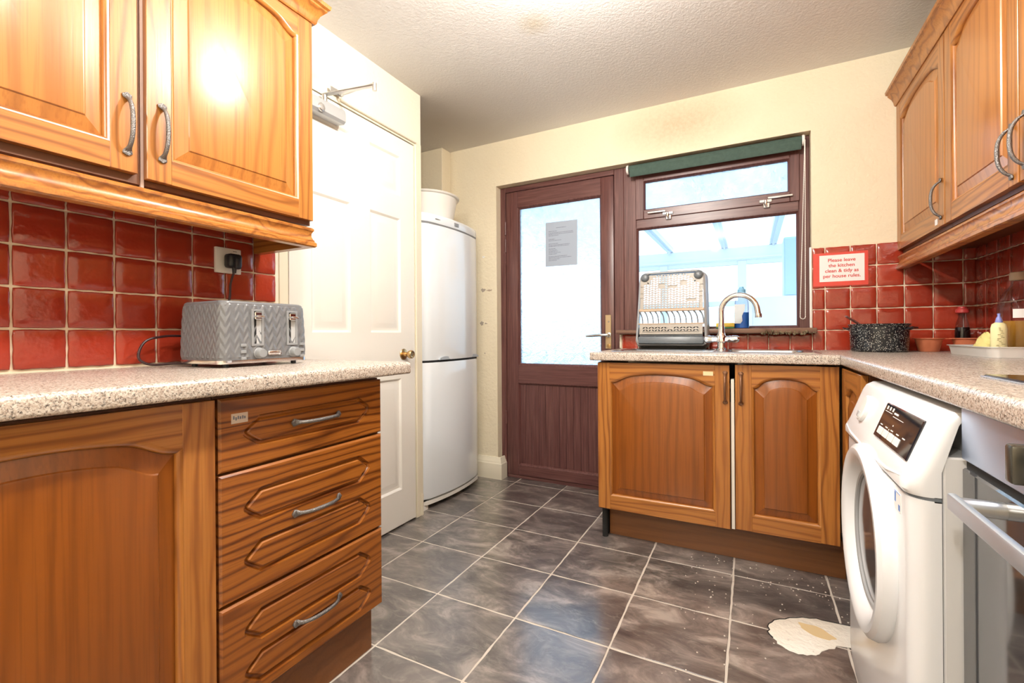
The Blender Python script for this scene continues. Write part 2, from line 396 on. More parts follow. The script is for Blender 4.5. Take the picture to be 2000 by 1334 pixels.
def archf(s):
    s = min(abs(s), 1)
    if s < .62: return 1-.27*(s/.62)**2.2
    u = (s-.62)/.38; m0 = -.27*2.2/.62*.38
    return .73*(2*u**3-3*u**2+1)+m0*(u**3-2*u**2+u)
XS = [round(-1+k/24, 5) for k in range(49)]
def arch_loop(x0, x1, z0, zs, A, inset, y):
    c, hw = (x0+x1)/2, (x1-x0)/2
    top = [(c+s*(hw-inset), y, zs+A*archf(s)-inset) for s in reversed(XS)]
    return [(x0+inset, y, z0+inset), (x1-inset, y, z0+inset)]+top
def bow_handle(g, length=.15, out=.026, axis='z', cx=0, cz=0, y=0, r=.0048):
    pts, rad = [], []
    N = 36
    for i in range(N+1):
        t = -1+2*i/N; a = abs(t)
        prot = .003 if a > .84 else .003+out*(1-(a/.84)**2.8)**.75
        k = t*length/2
        pts.append((cx, y-prot, cz+k) if axis == 'z' else (cx+k, y-prot, cz))
        if a > .76:
            q = (a-.76)/.24; wd = r+.0058*math.sin(min(1, q*1.5)*math.pi/2) if q < .66 else (r+.0058)*math.sqrt(max(.05, 1-((q-.66)/.34)**2))
            rad.append((.0035, wd) if axis else 0)
        else: rad.append((r*(.85+.25*(1-a)), r*(.95+.15*(1-a))))
    g.tube(pts, rad, 12, 0, up=(0, 1, 0)); return g

def cab_door(parent, name, x, z, w, h, hx=None, hz=None, stile=.055, shoulder=.078, rise=.042, bottom=.06, arch=True, handle_mat=None, y=0, tilt=0, hl=.15, panel=None):
    """arched raised-panel door; local origin lower left, back at y=0"""
    t = .020; g = G()
    x0, x1, z0 = stile, w-stile, bottom; zs = h-shoulder-(0 if arch else 0)
    A = rise
    g.box(0, x0, -t, 0, 0, h, 0, .0012, 1); g.box(x1, w, -t, 0, 0, h, 0, .0012, 1)
    g.box(x0, x1, -t+.0006, 0, 0, z0, 1)
    hw = (x1-x0)/2; c = (x0+x1)/2
    poly = [(c+s*hw, zs+A*archf(s)) for s in XS]
    g.prism_y([(x0, h)]+poly+[(x1, h)], -t+.0006, 0, 1)
    # ovolo along the inner edge
    rs = [arch_loop(x0, x1, z0, zs, A, i, yy) for i, yy in ((0, -t), (.003, -t+.001), (.0075, -t+.004), (.010, -t+.008), (.0105, -t+.013))]
    n0 = len(g.f); g.rings(rs, 0)
    for q in range(n0, len(g.f)):
        if min(g.v[k][2] for k in g.f[q]) > zs-.012 or max(g.v[k][2] for k in g.f[q]) < z0+.012: g.m[q] = 1
    d = mk(name, g, [OV, OH], parent, (x, y, z))
    p = G(); rs = [arch_loop(x0, x1, z0, zs, A, i, yy) for i, yy in ((.000, -t+.0135), (.0105, -t+.0135), (.0108, -t+.0130), (.042, -t+.0052), (.0445, -t+.0022), (.0470, -t+.0016))]
    p.rings(rs, 0, cap0=False, cap1=True); mk('panel', p, panel or OP, d, smooth=16)
    if hx is not None:
        hg = bow_handle(G(), hl, .027, 'z', hx, hz, -t); mk('handle', hg, handle_mat or PEWTER, d)
    return d

# ------------------------------------------------------------ structure
XL, XR, YB, ZC = -1.630, 0.900, 2.777, 2.335
YN = -2.0
# floor base = grout bed
fl = struct(mk('floor', G().box(-2.6, 1.1, YN-.1, 2.99, -.06, -.0015), FGROUT, smooth=0))
TX, TY, TW, TH = -1.0805, 1.1045, .3368, .3312
def floor_tile_mesh(seed):
    rnd = random.Random(seed); n = 9; gap = .0035
    def edge(a, b, s):
        return [((a[0]+(b[0]-a[0])*k/n)+(rnd.uniform(-1, 1)*.0016 if s else 0), (a[1]+(b[1]-a[1])*k/n)+(0 if s else rnd.uniform(-1, 1)*.0016)) for k in range(n)]
    a, b = TW/2-gap, TH/2-gap
    P = edge((-a, -b), (a, -b), 0)+edge((a, -b), (a, b), 1)+edge((a, b), (-a, b), 0)+edge((-a, b), (-a, -b), 1)
    g = G(); sc = lambda k, z: [(x*k, y*k, z) for x, y in P]
    g.rings([sc(1, -.003), sc(1, -.0006), sc(.992, 0)], 0, cap1=True)
    me = mk('floor_tile', g, SLATE, smooth=20); return me
protos = [floor_tile_mesh(i) for i in range(6)]
first = True
tiles_done = 0
for i in range(-4, 6):
    for j in range(-6, 6):
        cx, cy = TX+(i+.5)*TW, TY+(j+.5)*TH
        if cx < -2.35 or (cx < -1.75 and cy < 1.9) or cx > .95 or cy > 2.95 or cy < .05: continue
        if cx < -1.15 and cy < .9: continue
        if cx > .45 and cy < 2.0: continue
        p = protos[tiles_done % 6]
        o = p if tiles_done < 6 else p.copy()
        if tiles_done >= 6: COL.objects.link(o)
        o.parent = fl; o.location = (cx, cy, 0); tiles_done += 1
# torn hole in the vinyl with white screed showing
rnd = random.Random(3); hp = []
for k in range(46):
    a = 2*math.pi*k/46; r = 1+rnd.uniform(-.05, .05)
    hp.append((.165+.115*r*math.cos(a)+.018*math.sin(2*a), 1.79+.102*r*math.sin(a)+.055*math.cos(a)))
hp = [(x+(.05 if x > .24 else 0), y) for x, y in hp]
g = G(); c = np.mean(hp, axis=0)
g.rings([[(x, y, .0002) for x, y in hp], [(c[0]+(x-c[0])*.985, c[1]+(y-c[1])*.985, .0012) for x, y in hp]], 0, cap1=True)
part_label(mk('torn_floor_patch', g, SCREED, fl), 'ragged white screed patch showing through torn floor')
g = G(); g.tube([(x, y+.001, .0008) for x, y in hp[3:25]], .0020, 6)
mk('torn_edge', g, DARKGAP, fl)
# ochre backing left inside the hole
g = G(); oc = [(.135+.062*math.cos(a)*(1+.12*math.sin(5*a)), 1.845+.034*math.sin(a)*(1+.1*math.cos(4*a))) for a in [2*math.pi*k/30 for k in range(30)]]
oc = [(.188+.78*(x-.135)+.25*(y-1.845), 1.822+.78*(y-1.845)-.35*(x-.135)) for x, y in oc]
g.prism([p for p in oc if 1], .0011, .0018); part_label(mk('old_backing', g, plain('ochre_backing', (.62, .47, .26), .8), fl), 'ochre backing inside torn hole')

g = G(); rnd = random.Random(11)
for k in range(150):
    x = rnd.uniform(-.25, .30); y = 2.24-abs(rnd.gauss(0, .22)) if k < 95 else rnd.uniform(1.2, 2.2)
    q = rnd.uniform(.0012, .0034); g.sphere((x, y, q*.5+.0003), q, 5, sz=.6)
cr_ = part_label(mk('floor_crumbs', g, plain('pale_crumbs', (.62, .58, .52), .9), fl), 'pale crumbs scattered on floor'); cr_['kind'] = 'stuff'
struct(mk('ceiling', G().box(-2.6, 1.1, YN-.1, 3.0, ZC, ZC+.1), CEIL, smooth=0))
# walls
wl = G(); wl.box(-2.6, XL, YN, 1.165, 0, ZC); wl.box(-2.6, XL, 1.165, 2.008, 2.055, ZC); wl.box(-2.6, XL, 2.008, 2.04, 0, ZC); wl.box(-2.6, -1.75, 1.165, 2.008, 0, 2.055)
wall_left = struct(mk('wall_left', wl, plaster('pale_cream_wall_paint', (.82, .77, .66), (.80, .74, .61), 60, .16), smooth=0))
wb = G()
wb.box(-2.6, -1.562, YB, 3.0, 0, ZC); wb.box(-1.562, .277, YB, 3.0, 2.028, ZC); wb.box(.277, 1.1, YB, 3.0, 0, ZC); wb.box(-.70, .277, YB, 3.0, 0, .995)
wall_back = struct(mk('wall_back', wb, CREAM, smooth=0))
wall_right = struct(mk('wall_right', G().box(XR, 1.1, YN, YB, 0, ZC), CREAM, smooth=0))
struct(mk('wall_front', G().box(-2.6, 1.1, YN-.1, YN, 0, ZC), CREAM, smooth=0))
struct(mk('wall_alcove', G().box(-2.7, -2.35, 2.03, YB, 0, ZC), CREAM, smooth=0))
bx = G(); bx.box(-2.35, -1.943, 2.672, YB, 0, ZC, 0, .003, 1)
struct(mk('wall_boxing', bx, CREAM))
CHIP = plain('bare_plaster_grey', (.36, .31, .26), .85)
# raw plug holes and chipped paint on the bare strip of wall
for (x, z, w_, h_, m) in [(-1.668, 1.546, .022, .012, PAPER), (-1.672, 1.312, .035, .024, CHIP), (-1.62, 1.309, .045, .012, TANCAP), (-1.684, 1.078, .028, .03, CHIP), (-1.652, 1.078, .02, .008, CHIP), (-1.662, .868, .009, .010, CHIP)]:
    g = G(); P = [(x+w_/2*math.cos(a)*(1+.3*math.sin(3*a+x*90)), z+h_/2*math.sin(a)*(1+.25*math.cos(5*a+z*50))) for a in [2*math.pi*k/18 for k in range(18)]]
    g.prism_y(P, YB-.0012, YB+.002); mk('paint_chip', g, m, wall_back)

# skirting on the bare strip
sk = G(); sk.sweep([(-1.72, YB), (-1.545, YB), (-1.545, YB+.07)], [(0, 0), (.022, 0), (.022, .105), (.017, .112), (.017, .118), (.012, .126), (.006, .148), (0, .15)])
struct(mk('baseboard_back', sk, CREAMG))

# --- wall tiles
def wall_tile_mesh(seed, w=.1, h=.1, t=.0075):
    rnd = random.Random(seed); n = 6; P = []
    for (a, b) in (((0, 0), (w, 0)), ((w, 0), (w, h)), ((w, h), (0, h)), ((0, h), (0, 0))):
        for k in range(n):
            q = k/n; x, z = a[0]+(b[0]-a[0])*q, a[1]+(b[1]-a[1])*q; e = rnd.uniform(-.0009, .0006) if k else -.0012
            x += e if x > w/2 else -e; z += e if z > h/2 else -e; P.append((x, z))
    g = G(); f = lambda k, y: [(w/2+(x-w/2)*k, y, h/2+(z-h/2)*k) for x, z in P]
    g.rings([f(1, 0), f(.998, -t*.55), f(.975, -t*.86), f(.92, -t), f(.5, -t*1.04)], 0, cap1=True)
    return mk('wall_tile', g, RED, smooth=60)
tp = [wall_tile_mesh(20+i) for i in range(5)]; tcount = 0
def place_tile(parent, loc, rz, sx=1, sz=1):
    global tcount
    p = tp[(tcount*3+tcount//7) % 5] if tcount >= 5 else tp[tcount]
    o = p
    if tcount >= 5: o = p.copy(); COL.objects.link(o)
    o.parent = parent; o.location = loc; o.rotation_euler = (0, 0, rz); o.scale = (sx, 1, sz); tcount += 1
TP = .1042
# left wall: grout bed at x -1.6275, tile faces about -1.62
gl = G(); gl.box(XL-.002, XL+.0045, .0, 1.150, .905, 1.40); mk('grout', gl, GROUT, wall_left, smooth=0)
for i in range(-3, 7):
    y0 = .4345+i*TP
    for r in range(5):
        z0 = .917+r*.1052+.002
        sx = (1.148-y0-.004)/.1 if i == 6 else 1.0
        sz = .40 if r == 4 else 1.01
        place_tile(wall_left, (XL+.0035, y0+.002, z0), R90, sx, sz)
# back wall: right of the window, and the strip under the sill
gb = G(); gb.box(.277, XR, YB-.0045, YB+.002, .90, 1.432); gb.box(-.70, .277, YB-.0045, YB+.002, .90, .996); mk('grout', gb, GROUT, wall_back, smooth=0)
bz = [.905+.1043*k for k in range(6)]
for r in range(5):
    x = .3325
    place_tile(wall_back, (.279, YB-.0035, bz[r]+.002), 0, .51, 1.0)
    for k in range(5): place_tile(wall_back, (.3345+.1034*k, YB-.0035, bz[r]+.002), 0, .995, 1.0)
    place_tile(wall_back, (.3345+.1034*5, YB-.0035, bz[r]+.002), 0, .44, 1.0)
for k in range(10):
    xx = -.690+.0968*k
    place_tile(wall_back, (xx, YB-.0035, .907), 0, .94, .87)
# right wall
gr = G(); gr.box(XR-.0045, XR+.002, 1.2, YB, .90, 1.42); mk('grout', gr, GROUT, wall_right, smooth=0)
for r in range(5):
    for k in range(14):
        yy = 2.772-.1034*k-.002
        place_tile(wall_right, (XR-.0035, yy, bz[r]+.002), -R90, .995, 1.0)
g = G(); g.box(.2665, .2775, YB-.011, YB+.002, 1.022, 1.432, 0, .003); struct(mk('trim_1', g, PLW))
g = G(); g.box(-.706, -.694, YB-.011, YB+.002, .912, .994, 0, .003); struct(mk('trim_2', g, CREAMG))

# ------------------------------------------------------------ door_1: white six-panel internal door with frame
d1 = struct(bpy.data.objects.new('door_1', None)); COL.objects.link(d1); d1.location = (XL, 1.165, 0); d1.rotation_euler = (0, 0, R90)
fr = G()
fr.box(0, .038, -.006, .11, 0, 2.055); fr.box(.812, .870, -.006, .11, 0, 2.055); fr.box(.038, .812, -.006, .11, 2.036, 2.060)
fr.box(.30, .822, -.020, -.006, 2.046, 2.060, 0, .003, 1); fr.box(.815, .835, -.012, -.006, 0, 2.045, 0, .003, 1)
fr.box(.852, .868, -.012, -.006, 0, .12, 0, .002, 1)
mk('door_frame', fr, CREAMG, d1)
lf = G(); LW, LH = .766, 2.022
rc = lambda a, b, c, d: [(a, c), (b, c), (b, d), (a, d)]
x1_, x2_, x3_, x4_ = .105, .316, .440, .655
shapes = [rc(x1_, x2_, 1.72, 1.925), rc(x3_, x4_, 1.72, 1.925), rc(x1_, x2_, 1.005, 1.60), rc(x3_, x4_, 1.005, 1.60), rc(x1_, x2_, .185, .765), rc(x3_, x4_, .185, .765)]
routed_slab(lf, LW, LH, .040, shapes, [(0, 0), (.004, .003), (.010, .009), (.016, .0095), (.024, .0085), (.046, .0020), (.050, .0016)], .002)
leaf = mk('door_leaf', lf, WHITE, d1, (.042, .034, .008), smooth=25)
kn = G(); kn.lathe([(.0, 0), (.028, 0), (.029, -.003), (.026, -.006), (.013, -.008), (.011, -.022), (.012, -.03), (.019, -.040), (.022, -.048), (.0215, -.058), (.017, -.062), (.012, -.061), (.011, -.060), (0, -.060)], .672, -.040, 28, 0, 'y', True, .891)
part_label(mk('door_knob', kn, BRASS, leaf), 'worn brass door knob')
hb = G(); hb.lathe([(.0, 0), (.0235, 0), (.0225, -.002), (0, -.003)], .672, -.1005, 24, 0, 'y', True, .891)
# overhead closer
cl = root('door_closer', 'silver overhead door closer with folded arm above white panelled door', 'door closer', (XL, 1.165, 0), R90)
g = G(); g.prism_x([(-.006, 1.930), (-.050, 1.925), (-.062, 1.935), (-.062, 1.965), (-.055, 1.985), (-.035, 1.992), (-.006, 1.992)], .03, .285)
mk('closer_body', g, plain('silver_painted_metal', (.52, .53, .54), .4, .4), cl)
g = G(); g.lathe([(0, 0), (.017, 0), (.017, -.006), (.013, -.010), (0, -.011)], .155, -.060, 20, 0, 'y', True, 1.944); mk('valve_cap', g, ALU, cl)
g = G(); g.lathe([(.011, 1.99), (.011, 2.022), (.006, 2.026), (0, 2.026)], .195, -.035, 16); mk('spindle', g, ALU, cl)
el = (.262, -.252, 2.036)
g = G(); g.tube([(.195, -.035, 2.020), el], [(.005, .013), (.005, .010)], 8, up=(0, 0, 1)); g.tube([(el[0], el[1], 2.014), (el[0], el[1], 2.046)], .009, 12); mk('main_arm', g, ALU, cl)
g = G(); g.tube([(el[0], el[1], 2.042), (.272, -.14, 2.050)], [(.004, .008), (.004, .008)], 8, up=(0, 0, 1)); g.tube([(.272, -.15, 2.050), (.28, -.045, 2.056)], .0045, 8); mk('link_arm', g, ALU, cl)
g = G(); g.box(.235, .30, -.024, -.0205, 2.058, 2.083, 0, .002, 1); g.box(.262, .290, -.055, -.022, 2.062, 2.070, 0, .002, 1); g.tube([(.28, -.045, 2.050), (.28, -.045, 2.075)], .006, 10); mk('shoe_bracket', g, ALU, cl)

# ------------------------------------------------------------ door_2: brown half-glazed back door
d2 = struct(bpy.data.objects.new('door_2', None)); COL.objects.link(d2); d2.location = (0, 2.85, 0)
g = G(); g.box(-1.562, -1.522, -.015, .055, 0, 2.026, 0, .003, 1); g.box(-.752, -.692, -.015, .055, 0, 2.026, 0, .003, 1)
g.box(-1.522, -.752, -.015, .055, 1.992, 2.026, 1, .003, 1); g.box(-1.522, -.752, -.005, .055, 0, .022, 1, .002, 1)
mk('door_frame', g, [MV, MH], d2)
lx0, lx1, gx0, gx1 = -1.520, -.756, -1.432, -.836
g = G()
for (a, b) in ((lx0, gx0+.002), (gx1-.002, lx1)):
    g.box(a, b, -.012, .055, .024, 1.990, 0, .006, 2)
g.box(gx0, gx1, -.0118, .054, 1.880, 1.990, 1, .004, 1); g.box(gx0, gx1, -.0118, .054, .664, .786, 1, .004, 1); g.box(gx0, gx1, -.0118, .054, .024, .094, 1, .004, 1)
def bead(g, x0, x1, z0, z1, w, ya, yb, mv=0):
    rr = lambda i, y: [(x0+i, y, z0+i), (x1-i, y, z0+i), (x1-i, y, z1-i), (x0+i, y, z1-i)]
    g.rings([rr(-.004, ya), rr(0, ya-.0), rr(w*.6, ya+(yb-ya)*.35), rr(w, yb)], mv)
bead(g, gx0, gx1, .786, 1.880, .014, -.012, .008); bead(g, gx0, gx1, .094, .664, .014, -.012, .008)
leaf2 = mk('door_leaf', g, [MV, MH], d2)
mk('obscured_glass', G().box(gx0-.005, gx1+.005, .016, .022, .775, 1.895), FROST, leaf2, smooth=0)
g = G(); nb = 12
for k in range(nb):
    a = gx0+(gx1-gx0)*k/nb; b = gx0+(gx1-gx0)*(k+1)/nb; g.box(a+.0004, b-.0004, .004, .02, .09, .67, 0, .0012, 1)
mk('bottom_panel', g, MV, leaf2)
g = G()
for z in (.42, 1.62, 1.74): g.lathe([(.007, -.045), (.007, .045)], lx0-.002, -.016, 10, 0, 'z', True, z)
mk('hinge', g, MV, d2)
g = G(); g.box(-.812, -.774, -.0195, -.011, .905, 1.118, 0, .002, 1)
plate = part_label(mk('handle_plate', g, plain('champagne_gold_metal', (.55, .42, .26), .35, .8), d2), 'champagne gold lever handle plate')
g = G(); g.lathe([(.0, 0), (.0155, 0), (.0155, -.007), (.010, -.009), (.009, -.038), (0, -.038)], -.79, -.0195, 20, 0, 'y', True, .992)
g.tube([(-.79, -.052, .992), (-.81, -.058, .992), (-.85, -.060, .990), (-.925, -.058, .985)], [.009, .0095, .0085, .0065], 12); mk('lever', g, STEEL, plate)
g = G(); g.lathe([(0, 0), (.0135, 0), (.0125, -.004), (0, -.005)], -.79, -.0195, 18, 0, 'y', True, .924); g.box(-.7925, -.7875, -.026, -.022, .915, .933); mk('lock_cylinder', g, BRASS, plate)
g = G(); g.lathe([(0, 0), (.006, 0), (.004, -.003), (0, -.003)], -.79, -.0195, 12, 0, 'y', True, 1.075); mk('screw', g, STEEL, plate)

# ------------------------------------------------------------ window_1
w1 = struct(bpy.data.objects.new('window_1', None)); COL.objects.link(w1); w1.location = (0, 2.85, 0)
g = G(); g.box(-.692, -.616, -.015, .055, .995, 2.026, 0, .003, 1); g.box(.228, .277, -.015, .055, .995, 2.026, 0, .003, 1)
g.box(-.616, .228, -.0145, .054, .995, 1.026, 1, .003, 1); g.box(-.616, .228, -.0145, .054, 1.640, 1.692, 1, .003, 1); g.box(-.616, .228, -.0145, .054, 1.975, 2.026, 1, .003, 1)
bead(g, -.616, .228, 1.026, 1.640, .012, -.0145, .006)
mk('window_frame', g, [MV, MH], w1)
g = G(); g.box(-.618, -.570, -.024, .04, 1.690, 1.975, 0, .003, 1); g.box(.188, .232, -.024, .04, 1.690, 1.975, 0, .003, 1)
g.box(-.570, .188, -.0235, .04, 1.690, 1.742, 1, .003, 1); g.box(-.570, .188, -.0235, .04, 1.920, 1.975, 1, .003, 1); bead(g, -.570, .188, 1.742, 1.920, .010, -.024, -.004)
sash = mk('top_sash', g, [MV, MH], w1)
mk('obscured_glass', G().box(-.575, .193, .010, .016, 1.737, 1.925), FROST, sash, smooth=0)
mk('lower_pane', G().box(-.622, .233, .016, .020, 1.022, 1.645), GLASS, w1, smooth=0)
for (sx, dx) in ((-.43, -1), (.075, 1)):
    g = G(); g.box(sx-.03, sx+.03, -.030, -.024, 1.700, 1.716, 0, .002, 1); g.box(sx-.012, sx+.020, -.026, -.0145, 1.672, 1.700, 0, .003, 1)
    g.tube([(sx, -.030, 1.710), (sx, -.038, 1.706), (sx, -.040, 1.690), (sx+.004, -.034, 1.678)], [.007, .008, .007, .005], 10)
    if dx < 0: g.box(sx-.115, sx-.01, -.040, -.033, 1.716, 1.727, 0, .002, 1)
    else: g.box(sx+.01, sx+.125, -.040, -.033, 1.716, 1.727, 0, .002, 1)
    mk('window_catch', g, CHROME, sash)
g = G(); g.box(-.712, .292, -.145, -.012, .9955, 1.0225, 0, .005, 2); part_label(mk('window_sill', g, SILLW, w1), 'weathered dark wood sill')
g = G(); rnd = random.Random(5)
for k in range(60):
    x = rnd.uniform(.05, .285); g.sphere((x, -.142+rnd.uniform(-.006, .004), .9955+rnd.uniform(-.004, .012)), rnd.uniform(.003, .008), 6)
ms = part_label(mk('mossy_grime', g, plain('mossy_brown_grime', (.16, .12, .07), .95), w1), 'brown mossy grime on sill edge'); ms['kind'] = 'stuff'

# blind
bl = root('roller_blind', 'rolled up dark green roller blind at the top of the window', 'blind', (0, 2.80, 0))
g = G(); g.lathe([(.024, -.645), (.024, .243)], 0, 0, 20, 0, 'x', True, 1.992); mk('fabric_roll', g, BLIND, bl)
g = G(); g.prism_x([(-.024, 1.99), (-.026, 1.985), (-.0265, 1.948), (-.022, 1.940), (-.018, 1.948), (-.0235, 1.985)], -.640, .236); mk('fabric_flap', g, BLIND, bl)
for x in (-.656, .246):
    g = G(); g.lathe([(0, -.006), (.026, -.006), (.028, 0), (.026, .006), (0, .006)], x, 0, 20, 0, 'x', True, 1.992); g.box(x-.005, x+.005, 0, .034, 1.975, 2.015); mk('end_bracket', g, PLW, bl)
pts, rad = [], []
def chain_pt(t):
    L = .905
    if t < L: return (.252-.004*t, -.026, 1.985-t)
    t -= L
    if t < .035: a = math.pi*t/.035; return (.237+.0115*math.cos(a), -.026-.002, 1.080-.0115*math.sin(a))
    t -= .035; return (.2255+.028*t, -.026, 1.080+t)
n = 620
for i in range(n):
    t = 1.84*i/n; pts.append(chain_pt(t)); rad.append(.0023 if i % 3 else .0009)
g = G(); g.tube(pts, rad, 6); part_label(mk('bead_chain', g, PLW, bl), 'white beaded pull chain')

# notice on the door glass
nt = root('notice_sheet', 'printed notice sheet taped inside the glass of the brown door', 'notice', (-1.116, 2.8625, 1.603))
g = G(); g.box(-.1125, .1125, -.0006, .0006, -.148, .148); mk('paper', g, PAPERB, nt, smooth=0, rot=(0, math.radians(.5), 0))
g = G(); rnd = random.Random(9)
for z, a, b in [(.108, -.035, .035), (.087, -.09, -.03), (.076, -.09, .085), (.067, -.09, .085), (.058, -.09, -.02), (.034, -.09, -.045), (.025, -.09, .0), (.003, -.09, -.02), (-.006, -.09, .06), (-.014, -.09, .055), (-.03, -.09, -.04), (-.039, -.09, -.03), (-.048, -.09, -.025), (-.057, -.09, -.005), (-.066, -.09, -.03), (-.082, -.09, .04), (-.091, -.09, .07), (-.100, -.09, -.01), (-.109, -.09, -.03)]:
    x = a
    while x < b:
        l = rnd.uniform(.006, .018); g.box(x, min(x+l, b), -.0010, -.0007, z-.0016, z+.0016); x += l+.003
ln = mk('print_lines', g, INK, nt, smooth=0); ln['kind'] = 'stuff'

# ------------------------------------------------------------ conservatory seen through the window
cv = root('conservatory', 'white framed conservatory with glazed roof behind the kitchen window', 'conservatory', (0, 3.0, 0))
CY = 4.0
g = G(); g.box(-3.2, 2.6, CY-.06, CY+.06, 1.985, 2.165, 0, .006, 1); g.box(-3.2, 2.6, CY-.075, CY-.055, 2.0, 2.03); mk('eaves_beam', g, UPVC, cv)
for x in (-2.4, -1.72, -1.03, -.312, .268, .95, 1.7):
    g = G(); g.box(x-.045, x+.045, 0, CY, 2.168, 2.235, 0, .004, 1); g.box(x-.012, x+.012, 0, CY, 2.150, 2.170); mk('rafter', g, UPVC, cv)
for a, b in zip((-3.1, -2.4, -1.72, -1.03, -.312, .268, .95, 1.7), (-2.4, -1.72, -1.03, -.312, .268, .95, 1.7, 2.5)):
    mk('roof_panel', G().box(a+.03, b-.03, 0, CY, 2.20, 2.216), POLY, cv, smooth=0)
for x in (-3.1, -2.1, -1.12, -.10, .88, 1.8, 2.5):
    g = G(); g.box(x-.055, x+.055, CY-.052, CY+.052, .5, 1.984, 0, .006, 1); mk('window_post', g, UPVC, cv)
g = G(); g.box(-3.2, 2.6, CY-.045, CY+.045, 1.37, 1.44, 0, .006, 1); g.box(-3.2, 2.6, CY-.04, CY+.04, 1.93, 1.99, 0, .006, 1); g.box(-3.2, 2.6, CY-.08, CY+.045, .60, .66, 0, .006, 1); g.box(-3.2, 2.6, CY-.05, CY+.05, .02, .60)
mk('window_rail', g, UPVC, cv)
for x in (-3.2, 2.52): mk('dwarf_wall', G().box(x, x+.08, 0, CY, 0, .62), UPVC, cv, smooth=0)
mk('conservatory_floor', G().box(-3.2, 2.6, 0, CY+.1, -.05, -.002), plain('pale_floor', (.55, .60, .66), .6), cv, smooth=0)
cb = root('storage_unit', 'pale blue storage cabinet on draped cloth seen through window', 'cabinet', (.40, 4.25, 1.275))
g = G(); g.box(-.17, .25, -.14, .14, 0, .46, 0, .006, 2); mk('cabinet_body', g, plain('pale_blue_laminate', (.42, .62, .84), .5), cb)
g = G(); g.box(-.165, .245, -.152, -.14, .012, .45, 0, .003, 1); mk('cabinet_door', g, plain('pale_blue_door', (.42, .62, .84), .5), cb)
dc = root('draped_cloth', 'white cloth draped over a table in the conservatory', 'cloth', (.37, 4.25, 0))
g = G(); P = []
NN = 72
for lv, (z, k) in enumerate([(1.275, .90), (1.27, .985), (1.255, 1.0), (1.05, 1.03), (.75, 1.08), (.45, 1.13)]):
    ring = []
    for i in range(NN):
        a = 2*math.pi*i/NN; c_, s_ = math.cos(a), math.sin(a); ex = .45
        x = .40*math.copysign(abs(c_)**ex, c_); y = .30*math.copysign(abs(s_)**ex, s_)
        fold = 1+max(0, lv-2)*.022*math.sin(a*11+lv*.3)
        ring.append((x*k*fold, y*k*fold, z))
    P.append(ring)
g.rings(P, 0, cap0=True); mk('cloth', g, CLOTHW, dc)
for a in (-.34, .34):
    for b in (-.24, .24): mk('leg', G().box(a-.02, a+.02, b-.02, b+.02, 0, 1.26), UPVC, dc, smooth=0)
struct(mk('floor_garden', G().box(-30, 30, 7.1, 60, -.3, -.1), plain('garden_ground', (.16, .20, .12), .9), smooth=0))

# ------------------------------------------------------------ cabinets
CORN = [(0, 2.062), (.006, 2.062), (.010, 2.068), (.012, 2.080), (.018, 2.094), (.030, 2.108), (.034, 2.112), (.034, 2.118), (.042, 2.122), (.044, 2.134), (0, 2.134)]
PEL = [(-.012, 1.300), (.016, 1.300), (.020, 1.304), (.020, 1.314), (.015, 1.319), (.015, 1.323), (.012, 1.326), (.008, 1.336), (.008, 1.346), (.012, 1.354), (.014, 1.356), (.014, 1.362), (.010, 1.366), (-.012, 1.366)]
def wall_cab(name_label, x, y, rz, width, depth, zb, h, gap_edge=False):
    c = root('wall_cabinet', name_label, 'cabinet', (x, y, 0), rz)
    g = G(); g.box(0, width, .0, depth, zb-.014, zb+h+.012, 0); mk('carcass', g, [CARC], c, smooth=0); return c
# left wall cabinets (front +x): local x -> world y
ZU = 1.390; HU = .680
ca = wall_cab('oak wall cabinet at far left whose door has its handle on the right', -1.340, .075, R90, .508, .287, ZU, HU)
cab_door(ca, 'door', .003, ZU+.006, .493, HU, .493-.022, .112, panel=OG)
cbb = wall_cab('oak wall cabinet above the toaster with its handle on the left', -1.340, .5835, R90, .4935, .287, ZU, HU)
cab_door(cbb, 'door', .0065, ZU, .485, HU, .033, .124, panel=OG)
g = G(); g.box(.0, .007, -.003, .004, ZU-.02, ZU+HU); part_label(mk('edge_strip', g, CARCL, cbb, smooth=0), 'pale mauve carcass edge between doors')
cr = G(); cr.sweep([(-1.322, .0), (-1.322, 1.079), (-1.629, 1.079)], CORN)
tag(mk('cornice_moulding', cr, OV), 'oak cornice moulding along the top of left wall cabinets', 'moulding')
pe = G(); pe.sweep([(-1.334, .0), (-1.334, 1.064), (-1.61, 1.064)], PEL)
tag(mk('pelmet_moulding', pe, OH), 'oak light pelmet moulding under left wall cabinets above red tiles', 'moulding')
# right wall cabinets (front -x): local x -> world -y
RX = .638
def rcab(label, y1, wd): return wall_cab(label, RX, y1, -R90, wd, XR-RX-.001, 1.384, .684)
c1 = rcab('oak wall cabinet in the right corner beside the back wall, handle at its right', 2.774, .603)
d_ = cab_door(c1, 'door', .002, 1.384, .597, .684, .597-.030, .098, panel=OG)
g = G(); g.box(.505, .530, -.0212, -.0200, .012, .034, 0); part_label(mk('white_sticker', g, PAPER, d_, smooth=0), 'small blank white sticker')
c2 = rcab('oak wall cabinet second from the right corner, handle right of its panel', 2.1695, .510)
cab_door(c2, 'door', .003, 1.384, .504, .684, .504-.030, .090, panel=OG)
c3 = rcab('oak wall cabinet cut off by the right picture edge, only its handle showing', 1.658, .510)
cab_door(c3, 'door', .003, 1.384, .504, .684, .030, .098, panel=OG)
cr = G(); cr.sweep([(.620, 2.776), (.620, 1.148)], [(-o if False else o, z+.006) for o, z in CORN])
tag(mk('cornice_moulding', cr, OV), 'oak cornice moulding along the top of right wall cabinets', 'moulding')
pe = G(); pe.sweep([(.632, 2.776), (.632, 1.148)], [(o, z-.008) for o, z in PEL])
